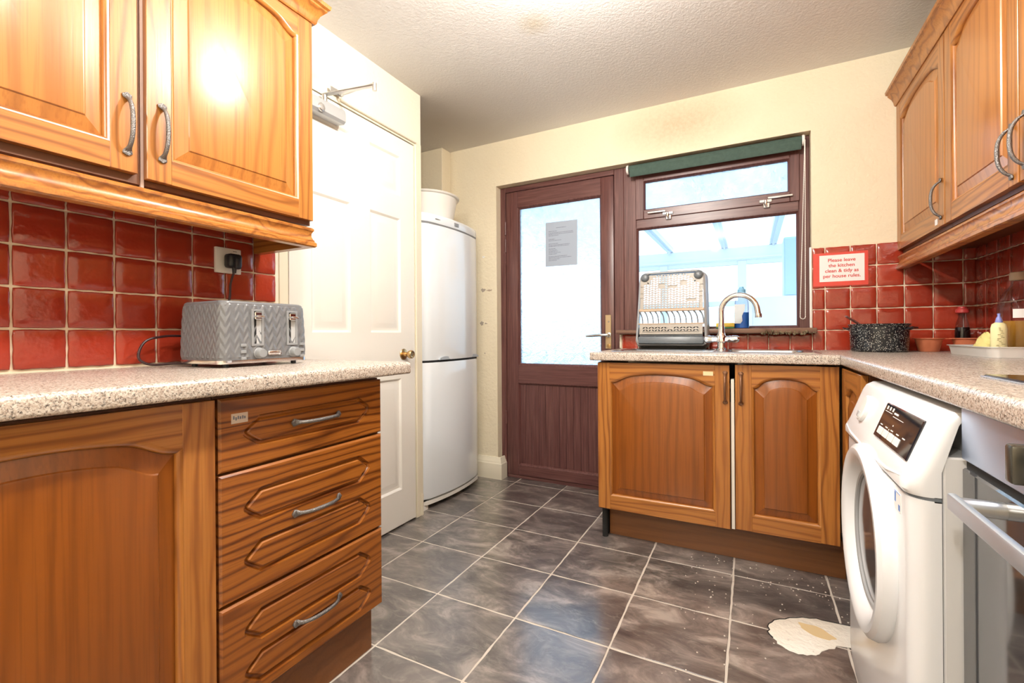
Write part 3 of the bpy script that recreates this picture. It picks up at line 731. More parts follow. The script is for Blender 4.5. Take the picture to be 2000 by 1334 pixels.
tag(mk('pelmet_moulding', pe, OH), 'oak light pelmet moulding under right wall cabinets near corner tiles', 'moulding')

# left base units
bc = root('base_cabinet', 'oak base cabinet with arched panel door left of the drawers', 'cabinet', (-1.075, .002, 0), R90)
g = G(); g.box(0, .598, 0, .545, .138, .862, 0); mk('carcass', g, CARC, bc, smooth=0)
cab_door(bc, 'door', .002, .142, .594, .716, stile=.066, shoulder=.092, rise=.045, bottom=.07)
du = root('drawer_unit', 'oak unit of three drawers under the speckled worktop on the left', 'drawer unit', (-1.075, .602, 0), R90)
g = G(); g.box(0, .514, 0, .545, .138, .862, 0); mk('carcass', g, CARC, du, smooth=0)
def hexa(x0, x1, z0, z1, c=.042):
    zm = (z0+z1)/2; e = .010
    return [(x0+c, z0), (x1-c, z0), (x1-.010, zm-.016), (x1, zm-e*.6), (x1, zm+e*.6), (x1-.010, zm+.016), (x1-c, z1), (x0+c, z1), (x0+.010, zm+.016), (x0, zm+e*.6), (x0, zm-e*.6), (x0+.010, zm-.016)]
RP = [(0, 0), (.0015, .0060), (.0045, .0100), (.0090, .0100), (.0115, .0040), (.0145, .0010)]
for k, (z0, z1) in enumerate([(.690, .858), (.388, .684), (.140, .382)]):
    h = z1-z0; wd = .508; g = G()
    if k == 0: shp = [hexa(.055, wd-.052, .044, h-.048)]
    else: shp = [hexa(.055, wd-.052, h*.555, h*.555+.082), hexa(.055, wd-.052, h*.135, h*.135+.082)]
    if k == 2: shp = [hexa(.055, wd-.052, h*.52, h*.52+.078), hexa(.055, wd-.052, h*.10, h*.10+.078)]
    routed_slab(g, wd, h, .020, shp, RP, .005)
    d = mk('drawer', g, OD, du, (.004, 0, z0), smooth=20)
    zh = {0: h*.5, 1: h*.505, 2: h*.46}[k]
    hg = bow_handle(G(), .158, .024, 'x', wd*.512, zh, -.020); mk('handle', hg, PEWTER, d)
    if k == 0:
        g = G(); g.box(.027, .066, -.0208, -.020, .108, .131, 0); st = part_label(mk('label_sticker', g, plain('faded_label_paper', (.55, .46, .40), .7), d, smooth=0), 'faded grey label sticker')
        g = G(); rnd = random.Random(2)
        for q in range(6): g.box(.031+q*.0052, .031+q*.0052+.0032, -.0212, -.0208, .115+rnd.uniform(0, .003), .122+rnd.uniform(0, .004))
        mk('faded_print', g, INK, d, smooth=0)
g = G(); g.box(-1.10, -1.083, -.3, 1.092, 0, .138, 0, .001, 1); g.box(-1.6, -1.10, 1.075, 1.092, 0, .138)
tag(mk('kickboard', g, OPL), 'brown kickboard under the drawer unit and left base cabinet', 'kickboard')

# worktops
def front_profile(z0, z1, r, dep):   # (out, z)
    pts = [(-dep, z0), (0-r*.6, z0)]
    for k in range(1, 5): a = -R90+R90*k/4; pts.append((-r*.6+r*.6*math.cos(a), z0+r*.6+r*.6*math.sin(a)))
    for k in range(0, 6): a = R90*k/5; pts.append((-r+r*math.cos(a), z1-r+r*math.sin(a)))
    pts.append((-dep, z1)); return pts
g = G(); g.sweep([(-1.0, -.8), (-1.0, 1.192)], front_profile(.872, .9105, .012, .621))
tag(mk('worktop', g, GRAN), 'speckled granite effect worktop under the toaster on the left', 'worktop')
# sink worktop with a cut-out: strips joined
WX0, WX1, WY = -.690, .302, 2.135
SX0, SX1, SY0, SY1 = -.12, .235, 2.285, 2.62
g = G(); g.sweep([(WX1, WY), (WX0, WY)][::-1], front_profile(.872, .9105, .010, .15))
g.box(WX0, SX0, WY+.15, YB-.006, .872, .9105); g.box(SX1, WX1, WY+.15, YB-.006, .872, .9105); g.box(SX0, SX1, SY1, YB-.006, .872, .9105)
tag(mk('worktop', g, GRAN), 'speckled worktop around the sink below the window', 'worktop')
g = G(); g.sweep([(.303, YB-.006), (.303, -.8)], front_profile(.872, .9105, .012, .59))
tag(mk('worktop', g, GRAN), 'speckled worktop on the right above the washing machine', 'worktop')

# sink base units
sc_ = root('sink_cabinet', 'wide oak cabinet under the sink drainer beside the brown door', 'cabinet', (-.662, 2.184, 0))
g = G(); g.box(0, .016, 0, .55, .150, .862); g.box(.568, .584, 0, .55, .150, .70); g.box(.016, .568, 0, .55, .150, .166); g.box(.016, .568, .534, .55, .166, .70); g.box(.016, .568, 0, .016, .80, .862); mk('carcass', g, CARC, sc_, smooth=0)
d_ = cab_door(sc_, 'door', .002, .160, .578, .700, .578-.017, .606, stile=.058, shoulder=.086, rise=.044, bottom=.062, handle_mat=BRONZE, hl=.142)
g = G(); g.box(.474, .514, -.0212, -.0200, .654, .672, 0); part_label(mk('label_sticker', g, plain('yellowed_label_paper', (.72, .60, .36), .6), d_, smooth=0), 'yellowed label sticker')
sb = root('base_cabinet', 'narrower oak base cabinet right of the sink cabinet next to washing machine', 'cabinet', (-.0645, 2.184, 0))
g = G(); g.box(0, .016, 0, .55, .150, .70); g.box(.356, .372, 0, .55, .150, .862); g.box(.016, .356, 0, .55, .150, .166); g.box(.016, .356, .534, .55, .166, .70); g.box(.016, .356, 0, .016, .80, .862); mk('carcass', g, CARC, sb, smooth=0)
cab_door(sb, 'door', .004, .166, .364, .698, .022, .598, stile=.062, shoulder=.092, rise=.044, bottom=.062, handle_mat=BRONZE, hl=.142)
g = G(); g.box(-.0125, -.0005, -.008, .05, .16, .80); part_label(mk('edge_strip', g, plain('white_edge_strip', (.75, .70, .62), .5), sb, smooth=0), 'white strip in gap between doors')
g = G(); g.box(-.632, .335, 2.262, 2.280, 0, .152, 0, .001, 1)
tag(mk('kickboard', g, OPL), 'brown kickboard under the sink cabinets at the back', 'kickboard')
g = G(); g.box(-.655, -.637, 2.255, 2.70, 0, .150); g.tube([(-.645, 2.225, 0), (-.645, 2.225, .150)], .014, 10)
tag(mk('cabinet_leg', g, DARKGAP), 'black cabinet leg at left end of the sink kickboard', 'cabinet leg')
# corner unit facing the room behind the washing machine
kc = root('corner_cabinet', 'oak corner cabinet door squeezed between sink unit and washing machine', 'cabinet', (.331, 2.160, 0), -R90)
g = G(); g.box(.0, .36, .001, .5, .150, .862, 0); mk('carcass', g, CARC, kc, smooth=0)
cab_door(kc, 'door', .003, .160, .345, .700, stile=.058, shoulder=.092, rise=.03)

# ------------------------------------------------------------ sink, tap and the things around them
sk_ = root('sink', 'stainless steel inset sink with drainer below the window', 'sink', (0, 0, .9105))
g = G(); X0, X1, Y0, Y1 = -.625, .262, 2.255, 2.712
rr = lambda x0, x1, y0, y1, r, z, n=5: [(cx+r*math.cos(a), cy+r*math.sin(a), z) for cx, cy, a0 in ((x1-r, y0+r, -R90), (x1-r, y1-r, 0), (x0+r, y1-r, R90), (x0+r, y0+r, 2*R90)) for a in [a0+R90*k/n for k in range(n+1)]]
def ringface(g, A, B): g.rings([A, B])
out = rr(X0, X1, Y0, Y1, .03, .0012); inn = rr(SX0+.012, SX1-.012, SY0+.012, SY1-.012, .05, .0022)
g.rings([rr(X0-.0, X1, Y0, Y1, .03, 0), out, rr(X0+.006, X1-.006, Y0+.006, Y1-.006, .026, .0042), rr(X0+.016, X1-.016, Y0+.016, Y1-.016, .02, .0022), inn, rr(SX0+.018, SX1-.018, SY0+.018, SY1-.018, .05, -.006), rr(SX0+.026, SX1-.026, SY0+.026, SY1-.026, .05, -.14), rr(SX0+.05, SX1-.05, SY0+.05, SY1-.05, .04, -.155)], 0, cap1=True)
mk('sink_top', g, STEEL, sk_)
g = G()
for k in range(9): yy = 2.32+k*.036; g.tube([(-.57, yy, .0022), (-.16, yy, .0022)], [(.0022, .006), (.0022, .006)], 6, up=(0, 0, 1))
mk('drainer_ridges', g, STEEL, sk_)
tpx = root('kitchen_tap', 'chrome swan neck mixer tap in front of the window', 'tap', (-.133, 2.562, .9130))
g = G(); g.lathe([(0, 0), (.026, 0), (.026, .006), (.019, .012), (.018, .035), (.024, .042), (.025, .068), (.019, .078), (.016, .090), (.0155, .12), (.0135, .122)], 0, 0, 24)
mk('tap_body', g, CHROME, tpx)
g = G(); pts = [(0, 0, .12), (.001, 0, .16)]
for k in range(0, 15):
    a = math.pi-math.pi*.93*k/14; pts.append((.081+.081*math.cos(a), -.018*k/14, .194+.082*math.sin(a)))
pts += [(.166, -.021, .172)]
g.tube(pts, .0132, 16); g.lathe([(.0145, 0), (.0155, .004), (.0155, .016), (.0145, .02)], .1665, -.021, 16, cz=.160); mk('spout', g, CHROME, tpx)
for s_ in (-1, 1):
    g = G(); g.lathe([(.012, .018), (.0155, .022), (.0155, .034), (.0175, .036), (.0165, .048), (.019, .054), (.0185, .074), (.012, .082), (0, .083)], 0, 0, 20, 0, 'x', True, .055)
    if s_ < 0: g.v = [(-x, y, z) for x, y, z in g.v]
    mk('tap_handle', g, CHROME, tpx)

# dish rack standing on its end
dr = root('dish_rack', 'grey plastic dish drainer stood on end against the window', 'dish rack', (-.392, 2.612, .9340))
dr.rotation_euler = (math.radians(-9), 0, 0)
W2, H2 = .190, .425
def rack_outline(inset, y, n=6):
    pts = []; a, H = W2-inset, H2-inset; z0 = inset; tw = a-.012
    for cx, cz, r, a0 in ((a-.03, z0+.03, .03, -R90), (tw-.045, H-.045, .045, 0), (-tw+.045, H-.045, .045, R90), (-a+.03, z0+.03, .03, 2*R90)):
        for k in range(n+1): q = a0+R90*k/n; pts.append((cx+r*math.cos(q), y, cz+r*math.sin(q)))
    return pts
g = G(); g.rings([rack_outline(.010, .010), rack_outline(.002, .02), rack_outline(0, .075), rack_outline(-.006, .085), rack_outline(-.006, .092), rack_outline(.004, .092), rack_outline(.012, .075), rack_outline(.016, .02), rack_outline(.014, .008), rack_outline(.010, .010)])
mk('tray_rim', g, GREYP, dr)
g = G(); g.box(-.172, .172, .000, .070, .008, .052, 0, .010, 2); mk('base_edge', g, DGREY, dr)
GRE = plain('greige_plastic', (.36, .325, .28), .4)
def perforated(g, x0, x1, z0, z1, nx, nz, y, skip):
    cw, ch = (x1-x0)/nx, (z1-z0)/nz
    for i in range(nx):
        for j in range(nz):
            a, b = x0+i*cw, z0+j*ch; sgn = 1 if i % 2 else -1
            sq = [(a, b), (a+cw, b), (a+cw, b+ch), (a, b+ch)]
            if skip(i, j) == 2: continue
            if skip(i, j) == 1: g.add([(x, y, z) for x, z in sq], [(0, 1, 2, 3)]); continue
            cx, cz = a+cw/2, b+ch/2; u = .44*cw; v = .30*ch
            ax = Vector((u, sgn*v*1.2)); bx_ = Vector((-sgn*.12*cw, .27*ch))
            hole = [(cx-ax.x, cz-ax.y), (cx-bx_.x, cz-bx_.y), (cx+ax.x, cz+ax.y), (cx+bx_.x, cz+bx_.y)]
            # match corners to hole points by angle
            order = sorted(hole, key=lambda p: math.atan2(p[1]-cz, p[0]-cx)); sqs = sorted(sq, key=lambda p: math.atan2(p[1]-cz, p[0]-cx))
            best = min(range(4), key=lambda r: sum((order[(k+r) % 4][0]-sqs[k][0])**2+(order[(k+r) % 4][1]-sqs[k][1])**2 for k in range(4)))
            order = [order[(k+best) % 4] for k in range(4)]
            g.add([(x, y, z) for x, z in sqs]+[(x, y, z) for x, z in order], [(k, (k+1) % 4, 4+(k+1) % 4, 4+k) for k in range(4)])
def sk1(i, j):
    nx, nz = 20, 15
    e = min(i, nx-1-i)
    if j >= 11 and e < 2+(j-11)*.8: return 1
    if (i in (6, 7) and j in (9, 10)) or (i in (13, 14) and j in (10, 11)) or (i in (9, 10, 11) and j == 9) or (i in (15, 16, 17) and j == 3): return 1
    if e == 0: return 1
    return 0
g = G(); perforated(g, -.165, .165, .205, .400, 20, 15, .004, sk1)
pn = mk('vented_panel', g, GRE, dr, smooth=0); sm = pn.modifiers.new('thickness', 'SOLIDIFY'); sm.thickness = .004; sm.offset = -1
g = G(); perforated(g, -.165, .165, .062, .118, 20, 4, .002, lambda i, j: 1 if (j in (0, 3) or (j == 2 and i in (9, 10)) or i in (0, 19)) else 0)
pn = mk('lower_panel', g, GRE, dr, smooth=0); sm = pn.modifiers.new('thickness', 'SOLIDIFY'); sm.thickness = .004; sm.offset = -1
mk('lower_backing', G().box(-.165, .165, .012, .016, .055, .122), DGREY, dr, smooth=0)
g = G(); g.box(-.172, .172, .000, .012, .190, .206, 0, .003, 1); g.box(-.172, .172, .000, .012, .117, .124, 0, .002, 1); mk('cross_bar', g, plain('tan_plastic', (.50, .36, .25), .45), dr)
for k in range(12):
    g = G(); x = -.160+k*.029
    pts = [(x-.012, .018, .194), (x-.001, .010, .180), (x+.007, .006, .160), (x+.010, .008, .140), (x+.010, .014, .122)]
    g.tube(pts, [(.0035, .010)]*5, 8, up=(1, 0, 0)); mk('plate_divider', g, LGREY, dr)
for s_ in (-1, 1):
    g = G(); g.lathe([(0, .02), (.022, .02), (.024, .0), (.019, -.008), (.012, -.012), (0, -.012)], s_*.142, 0, 20, 0, 'y', True, .388)
    g.box(s_*.142-.026, s_*.142+.026, .008, .05, .355, .405, 0, .008, 2); mk('rubber_foot', g, DGREY, dr)

sp = root('washing_up_sponge', 'yellow sponge with green scourer on the sill behind the tap', 'sponge', (-.122, 2.735, 1.0230))
g = G(); g.box(-.045, .045, -.025, .025, .0, .008, 0, .002, 1); mk('scourer', g, SPG, sp)
g = G(); g.box(-.045, .045, -.025, .025, .008, .030, 0, .004, 2); mk('foam', g, SPY, sp)
so = root('soap_bottle', 'blue washing-up liquid bottle on the sill behind the tap', 'bottle', (-.043, 2.745, 1.0230))
ov = lambda rx, ry, z: [(rx*math.cos(2*math.pi*k/24), ry*math.sin(2*math.pi*k/24), z) for k in range(24)]
g = G(); g.rings([ov(.033, .020, 0), ov(.036, .023, .006), ov(.036, .023, .12), ov(.033, .021, .145), ov(.024, .018, .170), ov(.014, .014, .182), ov(.013, .013, .190)], 0, cap0=True, cap1=True); mk('bottle_body', g, BOTG, so)
g = G(); g.rings([ov(.0345, .0215, .003), ov(.0350, .0220, .045), ov(.0350, .0220, .085)], 0, cap0=True, cap1=True); mk('blue_liquid', g, BLUELIQ, so)
g = G(); g.lathe([(.018, .186), (.020, .190), (.020, .206), (.012, .214), (.010, .222), (0, .223)], 0, 0, 20); mk('cap', g, BLUECAP, so)
g = G(); 
lab = [(-.033, .026), (-.005, .026), (.004, .040), (.002, .066), (.016, .10), (.018, .128), (-.033, .128)]
g.prism_y(lab, -.0245, -.0236); mk('label', g, plain('pale_label', (.72, .80, .86), .5), so, smooth=0)

# cooking pot
po = root('cooking_pot', 'black speckled enamel cooking pot in the corner on the worktop', 'pot', (.512, 2.600, .9110))
g = G(); g.lathe([(0, 0), (.098, 0), (.104, .006), (.1055, .03), (.1075, .112), (.112, .117), (.1135, .121), (.111, .124), (.106, .120), (.103, .03), (.09, .008), (0, .008)], 0, 0, 48); mk('pot_body', g, POT, po)
for s_ in (-1, 1):
    g = G(); g.tube([(s_*.104, -.028, .098), (s_*.128, -.026, .108), (s_*.136, 0, .104), (s_*.128, .026, .108), (s_*.104, .028, .098)], [(.0035, .006)]*5, 8); mk('pot_handle', g, BLACKG, po, rot=(0, 0, math.radians(-32)))
la = root('ladle', 'dark wooden spoon handle resting over the rim of speckled pot', 'spoon', (.512, 2.600, .9110))
g = G(); g.tube([(.045, .02, .025), (-.06, -.02, .112), (-.095, -.036, .138), (-.128, -.052, .160)], [(.004, .010), (.0045, .007), (.005, .008), (.004, .010)], 10); mk('spoon_handle', g, plain('dark_brown_wood', (.16, .06, .05), .5), la)
g = G(); g.lathe([(.0, -.004), (.026, 0), (.024, .006), (0, .010)], .05, .022, 18, cz=.016); mk('spoon_bowl', g, plain('dark_brown_bowl', (.16, .06, .05), .5), la)

# silicone muffin tray with two cups
mt = root('muffin_tray', 'terracotta silicone muffin tray with two cups against corner tiles', 'baking tray', (.760, 2.645, .9110))
g = G()
for cx in (-.064, .062):
    g.lathe([(0, 0), (.033, 0), (.035, .002), (.048, .055), (.056, .0565), (.056, .059), (.0465, .0585), (.033, .006), (0, .005)], cx, 0, 32)
g.box(-.064, .062, -.030, .030, .0555, .0578); mk('cups', g, TERRA, mt)
sy = root('soy_sauce_bottle', 'small dark sauce bottle with red cap behind the terracotta tray', 'bottle', (.836, 2.738, .9110))
g = G(); g.lathe([(0, 0), (.027, 0), (.028, .004), (.026, .09), (.021, .125), (.014, .150), (.012, .172), (0, .172)], 0, 0, 24); mk('bottle_glass', g, BOTG, sy)
g = G(); g.lathe([(0, .002), (.0265, .003), (.0245, .090), (.0225, .106), (0, .106)], 0, 0, 24); mk('sauce', g, SOY, sy)
g = G(); g.lathe([(.017, .168), (.023, .172), (.0225, .186), (.016, .190), (.015, .198), (0, .199)], 0, 0, 20); mk('cap', g, REDCAP, sy)

# steel tray with bottles by the hob
tr = root('steel_tray', 'shallow steel tray holding bottles on the right worktop', 'tray', (.790, 2.245, .9110))
g = G(); a, b = .096, .185
R_ = lambda ix, z: rr(-a+ix, a-ix, -b+ix, b-ix, .028, z)
g.rings([R_(.006, 0), R_(.0, .032), R_(-.005, .034), R_(-.005, .036), R_(.002, .035), R_(.010, .004), R_(.02, .003)], 0, cap0=True, cap1=True); mk('tray_body', g, plain('bright_tray_steel', (.82, .82, .80), .45, .5), tr)
ob = root('oil_bottle', 'large clear bottle of amber cooking oil with tan cap in the tray', 'bottle', (.822, 2.215, .9155))
g = G(); g.lathe([(0, 0), (.050, 0), (.054, .006), (.054, .150), (.050, .185), (.038, .215), (.024, .235), (.019, .245), (.019, .262), (0, .262)], 0, 0, 32); mk('bottle_body', g, BOTG, ob)
g = G(); g.lathe([(0, .002), (.052, .004), (.0525, .118), (0, .118)], 0, 0, 32); mk('oil', g, OIL, ob)
g = G(); g.lathe([(.020, .258), (.0225, .260), (.0225, .284), (.020, .287), (0, .287)], 0, 0, 24); mk('cap', g, TANCAP, ob)
g = G(); g.rings([[(.0545*math.cos(a), .0545*math.sin(a), z) for a in [math.radians(d) for d in range(-125, -54, 10)]] for z in (.128, .158)], 0, closed=False); mk('label', g, PAPER, ob)
lo = root('lotion_bottle', 'slim bottle with cream yellow label standing in the steel tray', 'bottle', (.738, 2.118, .9155))
g = G(); g.rings([ov(.019, .013, 0), ov(.021, .015, .004), ov(.021, .015, .092), ov(.018, .013, .106), ov(.009, .008, .113)], 0, cap0=True, cap1=True); mk('bottle_body', g, LABELY, lo)
g = G(); g.lathe([(.009, .110), (.0095, .114), (.007, .126), (.0035, .134), (.0045, .142), (0, .143)], 0, 0, 16); mk('nozzle', g, plain('violet_blue_plastic', (.22, .26, .62), .35), lo)
g = G(); rnd = random.Random(4)
for k in range(16): z = .026+k*.0045; x = rnd.uniform(-.013, .002); g.box(x, x+rnd.uniform(.004, .010), -.0158, -.0150, z, z+.0012)
g.lathe([(0, 0), (.0075, 0), (.0075, -.0006), (0, -.0006)], .006, -.0150, 18, 0, 'y', True, .022); pr = mk('label_print', g, plain('olive_print', (.25, .22, .10), .6), lo, smooth=0); pr['kind'] = 'stuff'
yc = root('yellow_cloth', 'crumpled pale yellow cloth in the left end of the steel tray', 'cloth', (.744, 2.255, .9165))
g = G(); rs = []
for lv, (z, k) in enumerate([(0, 1), (.016, .98), (.034, .82), (.040, .76), (.054, .62), (.060, .52), (.072, .33), (.078, .12)]):
    rs.append([((.028*k+.004*math.sin(5*q+lv*1.7))*math.cos(q)+.010*(z/.078), (.055*k+.006*math.sin(4*q+lv*2.1))*math.sin(q), z+.002*math.sin(3*q+lv)) for q in [2*math.pi*i/26 for i in range(26)]])
g.rings(rs, 0, cap0=True, cap1=True); mk('folded_cloth', g, LEATHER_Y, yc, smooth=30)

# sign
sg = root('kitchen_sign', 'white sign with red border asking to leave the kitchen clean', 'sign', (.400, YB-.0125, 1.317))
g = G(); g.box(-.118, .106, -.0008, .0008, -.088, .078, 0); mk('red_border', g, SIGNRED, sg, smooth=0)
g = G(); g.box(-.0915, .0915, -.0014, -.0008, -.066, .066, 0); mk('white_panel', g, PAPER, sg, smooth=0)
text_mesh('Please leave\nthe kitchen\nclean & tidy as\nper house rules.', .0235, REDINK, 'sign_text', sg, (0, -.0017, 0), (R90, 0, 0), spacing=1.12, bold=.0004)

# ------------------------------------------------------------ socket, plug, toaster
ss = root('wall_socket', 'white double plug socket on the red tiles above the toaster', 'socket', (XL+.0128, .917, 1.262), R90)
g = G(); g.box(0, .088, -.009, .004, -.044, .044, 0, .003, 2); mk('face_plate', g, PLW, ss)
g = G(); g.box(.060, .074, -.0125, -.009, .012, .030, 0, .002, 1); mk('rocker_switch', g, PLW, ss)
for z in (-.012, -.022): mk('pin_hole', G().box(.066, .074, -.0094, -.0090, z, z+.006), DARKGAP, ss, smooth=0)
mk('printed_mark', G().box(.058, .072, -.0094, -.0090, .034, .0355), DARKGAP, ss, smooth=0)

to = root('toaster', 'grey textured four slot toaster on the left worktop', 'toaster', (-1.300, .752, .9110), R90)
TWd, TDp, THt = .280, .212, .190
NS = 360; NZ = 60
def rrect_s(w, d, r, n):
    """n points evenly round a rounded rectangle, starting at front left"""
    segs = []; pts = []
    per = 2*(w+d)-8*r+2*math.pi*r
    dense = []
    for cx, cy, a0 in ((w-r, r, -R90), (w-r, d-r, 0), (r, d-r, R90), (r, r, 2*R90)):
        for k in range(13): a = a0+R90*k/12; dense.append((cx+r*math.cos(a), cy+r*math.sin(a)))
    dense.append(dense[0]); L = [0]
    for p, q in zip(dense, dense[1:]): L.append(L[-1]+math.hypot(q[0]-p[0], q[1]-p[1]))
    j = 0
    for i in range(n):
        t = L[-1]*i/n
        while L[j+1] < t: j += 1
        k = (t-L[j])/max(1e-9, L[j+1]-L[j]); pts.append((dense[j][0]+(dense[j+1][0]-dense[j][0])*k, dense[j][1]+(dense[j+1][1]-dense[j][1])*k, t))
    return pts
tri = lambda t: abs((t % 1)*2-1)
g = G(); rs = []
for iz in range(NZ+1):
    z = .016+(THt-.016)*iz/NZ; q = iz/NZ
    taper = 1-.045*q*q-(.04 if iz == NZ else 0)-(.012 if iz == NZ-1 else 0)
    ring = []
    for x, y, s in rrect_s(TWd, TDp, .022, NS):
        amp = .0030 if 3 < iz < NZ-3 else 0
        cell = z/.030+.85*tri(s/.026); dsp = amp*tri(cell)
        dx, dy = x-TWd/2, y-TDp/2; L = math.hypot(dx, dy)
        ring.append((TWd/2+dx*taper*(1+dsp/L), TDp/2+dy*taper*(1+dsp/L), z))
    rs.append(ring)
g.rings(rs, 0, cap0=True, cap1=True)
TOB = plain('grey_toaster_plastic', (.135, .140, .150), .28, Coat_Weight=.3)
mk('toaster_body', g, TOB, to, smooth=18)
g = G(); g.rings([[(x, y, z) for x, y, s in rrect_s(TWd+.004, TDp+.004, .022, 80)] for z in (.010, .020)], 0, cap0=True, cap1=True); mk('chrome_band', g, CHROME, to, (-.002, -.002, 0))
for x in (.03, TWd-.03):
    for y in (.03, TDp-.03):
        g = G(); g.lathe([(.008, 0), (.008, .010)], x, y, 12); mk('foot', g, BLACKP, to)
for x in (.04, .155):
    for y in (.05, .125): mk('bread_slot', G().box(x, x+.085, y, y+.030, THt-.001, THt+.0012), DARKGAP, to, smooth=0)
for lx in (.090, .205):
    g = G(); fx = rc(lx-.002, lx+.036, .060, .168)
    holed_face(g, fx, [rc(lx+.005, lx+.029, .066, .162)], -.0035); g.rings([[(x, .004, z) for x, z in fx], [(x, -.0035, z) for x, z in fx]]); inn_ = rc(lx+.005, lx+.029, .066, .162)
    g.rings([[(x, -.0035, z) for x, z in inn_], [(x, .010, z) for x, z in inn_]]); mk('lever_surround', g, LGREY, to, smooth=0)
    g = G(); g.box(lx+.004, lx+.014, -.0005, .0005, .066, .162); mk('lever_slot', g, DARKGAP, to, smooth=0)
    g = G(); g.box(lx+.014, lx+.030, -.0012, .0005, .066, .162); mk('slot_cheek', g, GREYP, to, smooth=0)
    g = G(); g.box(lx+.004, lx+.030, -.022, -.002, .143, .150, 0, .003, 2); g.box(lx+.006, lx+.028, -.008, 0, .138, .160, 0, .002, 1); mk('lever', g, CHROME, to)
    g = G(); g.lathe([(.0165, 0), (.0165, -.003), (.0145, -.005), (.0135, -.020), (.012, -.022), (0, -.022)], lx+.021, 0, 24, 0, 'y', True, .038); mk('browning_knob', g, LGREY, to)
    bxo = lx-.026 if lx < .15 else lx+.052
    for z in (.024, .043, .062):
        g = G(); g.box(bxo-.008, bxo+.008, -.005, .002, z-.0045, z+.0045, 0, .0015, 1); mk('button', g, LGREY, to)
g = G(); g.box(.138, .183, -.0045, .002, .030, .046, 0, .006, 3); g.box(.144, .177, -.0055, -.004, .0365, .0395, 0, .001, 1); mk('badge', g, CHROME, to)
# cord: from toaster's back left, loops on the worktop and up the tiles to the plug (local: x along wall, y into wall)
def catmull(P, n=12):
    P = [Vector(p) for p in P]; out = []
    for i in range(len(P)-1):
        p0, p1, p2, p3 = P[max(i-1, 0)], P[i], P[i+1], P[min(i+2, len(P)-1)]
        for k in range(n):
            t = k/n; out.append(.5*((2*p1)+(-p0+p2)*t+(2*p0-5*p1+4*p2-p3)*t*t+(-p0+3*p1-3*p2+p3)*t**3))
    return out+[P[-1]]
cordm = plain('dark_red_brown_cord', (.035, .010, .012), .4)
g = G(); g.tube(catmull([(.03, TDp-.02, .008), (.005, .245, .0075), (-.05, .262, .0075), (-.075, .270, .030), (-.055, .276, .075), (0, .282, .090), (.07, .285, .092), (.15, .288, .110), (.195, .290, .200), (.200, .284, .270), (.206, .272, .312)], 10), .0036, 10); mk('power_cord', g, cordm, to)
g = G(); g.box(.186, .232, .264, .303, .323, .372, 0, .010, 3); g.box(.198, .220, .250, .272, .318, .358, 0, .006, 2); g.tube([(.206, .272, .330), (.206, .273, .305)], [.008, .006], 10); part_label(mk('mains_plug', g, BLACKP, to), 'black mains plug in the socket')

# ------------------------------------------------------------ fridge freezer and tub
fz = root('fridge_freezer', 'tall white fridge freezer in the alcove beyond the white door', 'fridge freezer', (-1.655, 2.068, 0), R90)
FW = .592
g = G(); g.box(.004, FW-.004, .045, .56, .045, 1.665, 0, .004, 1); mk('cabinet_shell', g, FRIDGE, fz)
def bow(x0, x1, out, back, n=18):
    P = [(x0, back)]
    for k in range(n+1):
        s = -1+2*k/n; e = min(1, (1-abs(s))*9); P.append((x0+(x1-x0)*k/n, -out*(1-s*s)-.012*math.sqrt(e)))
    return P+[(x1, back)]
def fdoor(name, z0, z1):
    g = G(); P = bow(0, FW, .040, .04); n = len(P); ins = lambda k, z: [(FW/2+(x-FW/2)*k, .04+(y-.04)*k if y < .04 else y, z) for x, y in P]
    g.rings([ins(.985, z0), ins(1, z0+.006), ins(1, z1-.006), ins(.985, z1)], 0, cap0=True, cap1=True); return mk(name, g, FRIDGE, fz, smooth=30)
lowd = fdoor('lower_door', .062, .840); upd = fdoor('upper_door', .853, 1.640)
for x in (.165, .500):
    g = G(); s = -1+2*x/FW; yy = -.040*(1-s*s)-.012
    P = [(x+.055*math.cos(a), .853+.020*math.sin(a)) for a in [math.pi*k/12 for k in range(13)]]
    g.prism_y(P, yy-.0035, yy+.02); mk('grip_recess', g, plain('grip_grey', (.42, .46, .50), .35), upd)
g = G(); P = bow(.004, FW-.004, .030, .05); g.prism(P, .840, .853); mk('door_gap', g, DARKGAP, fz)
g = G(); P = bow(0, FW, .034, .05); g.prism(P, .030, .050); mk('plinth', g, PLW, fz); g = G(); g.box(0, .045, -.004, .06, 0, .05); g.box(FW-.04, FW, .05, .10, 0, .05); mk('foot', g, PLW, fz, smooth=0)
g = G(); P = bow(0, FW, .042, .56); ins = lambda k, z: [(FW/2+(x-FW/2)*k, .3+(y-.3)*k, z) for x, y in P]
g.rings([ins(.992, 1.650), ins(1, 1.656), ins(1, 1.690), ins(.985, 1.700)], 0, cap0=True, cap1=True); mk('top_panel', g, FRIDGE, fz, smooth=30)
g = G(); P = bow(.002, FW-.002, .038, .05); g.prism(P, 1.639, 1.651); mk('top_groove', g, plain('groove_grey', (.20, .21, .22), .6), fz)
g = G(); g.box(.255, .300, -.0575, -.04, 1.662, 1.684, 0, .002, 1); g.box(.09, .15, -.041, -.03, 1.672, 1.676); mk('control_strip', g, LGREY, fz)
tb = root('washing_up_bowl', 'round white plastic tub standing on top of the fridge freezer', 'tub', (-1.86, 2.385, 1.7010))
g = G(); g.lathe([(0, 0), (.158, 0), (.165, .006), (.196, .168), (.208, .172), (.212, .178), (.208, .183), (.196, .182), (.19, .176), (.155, .012), (0, .010)], 0, 0, 48); mk('tub_body', g, PLW, tb)

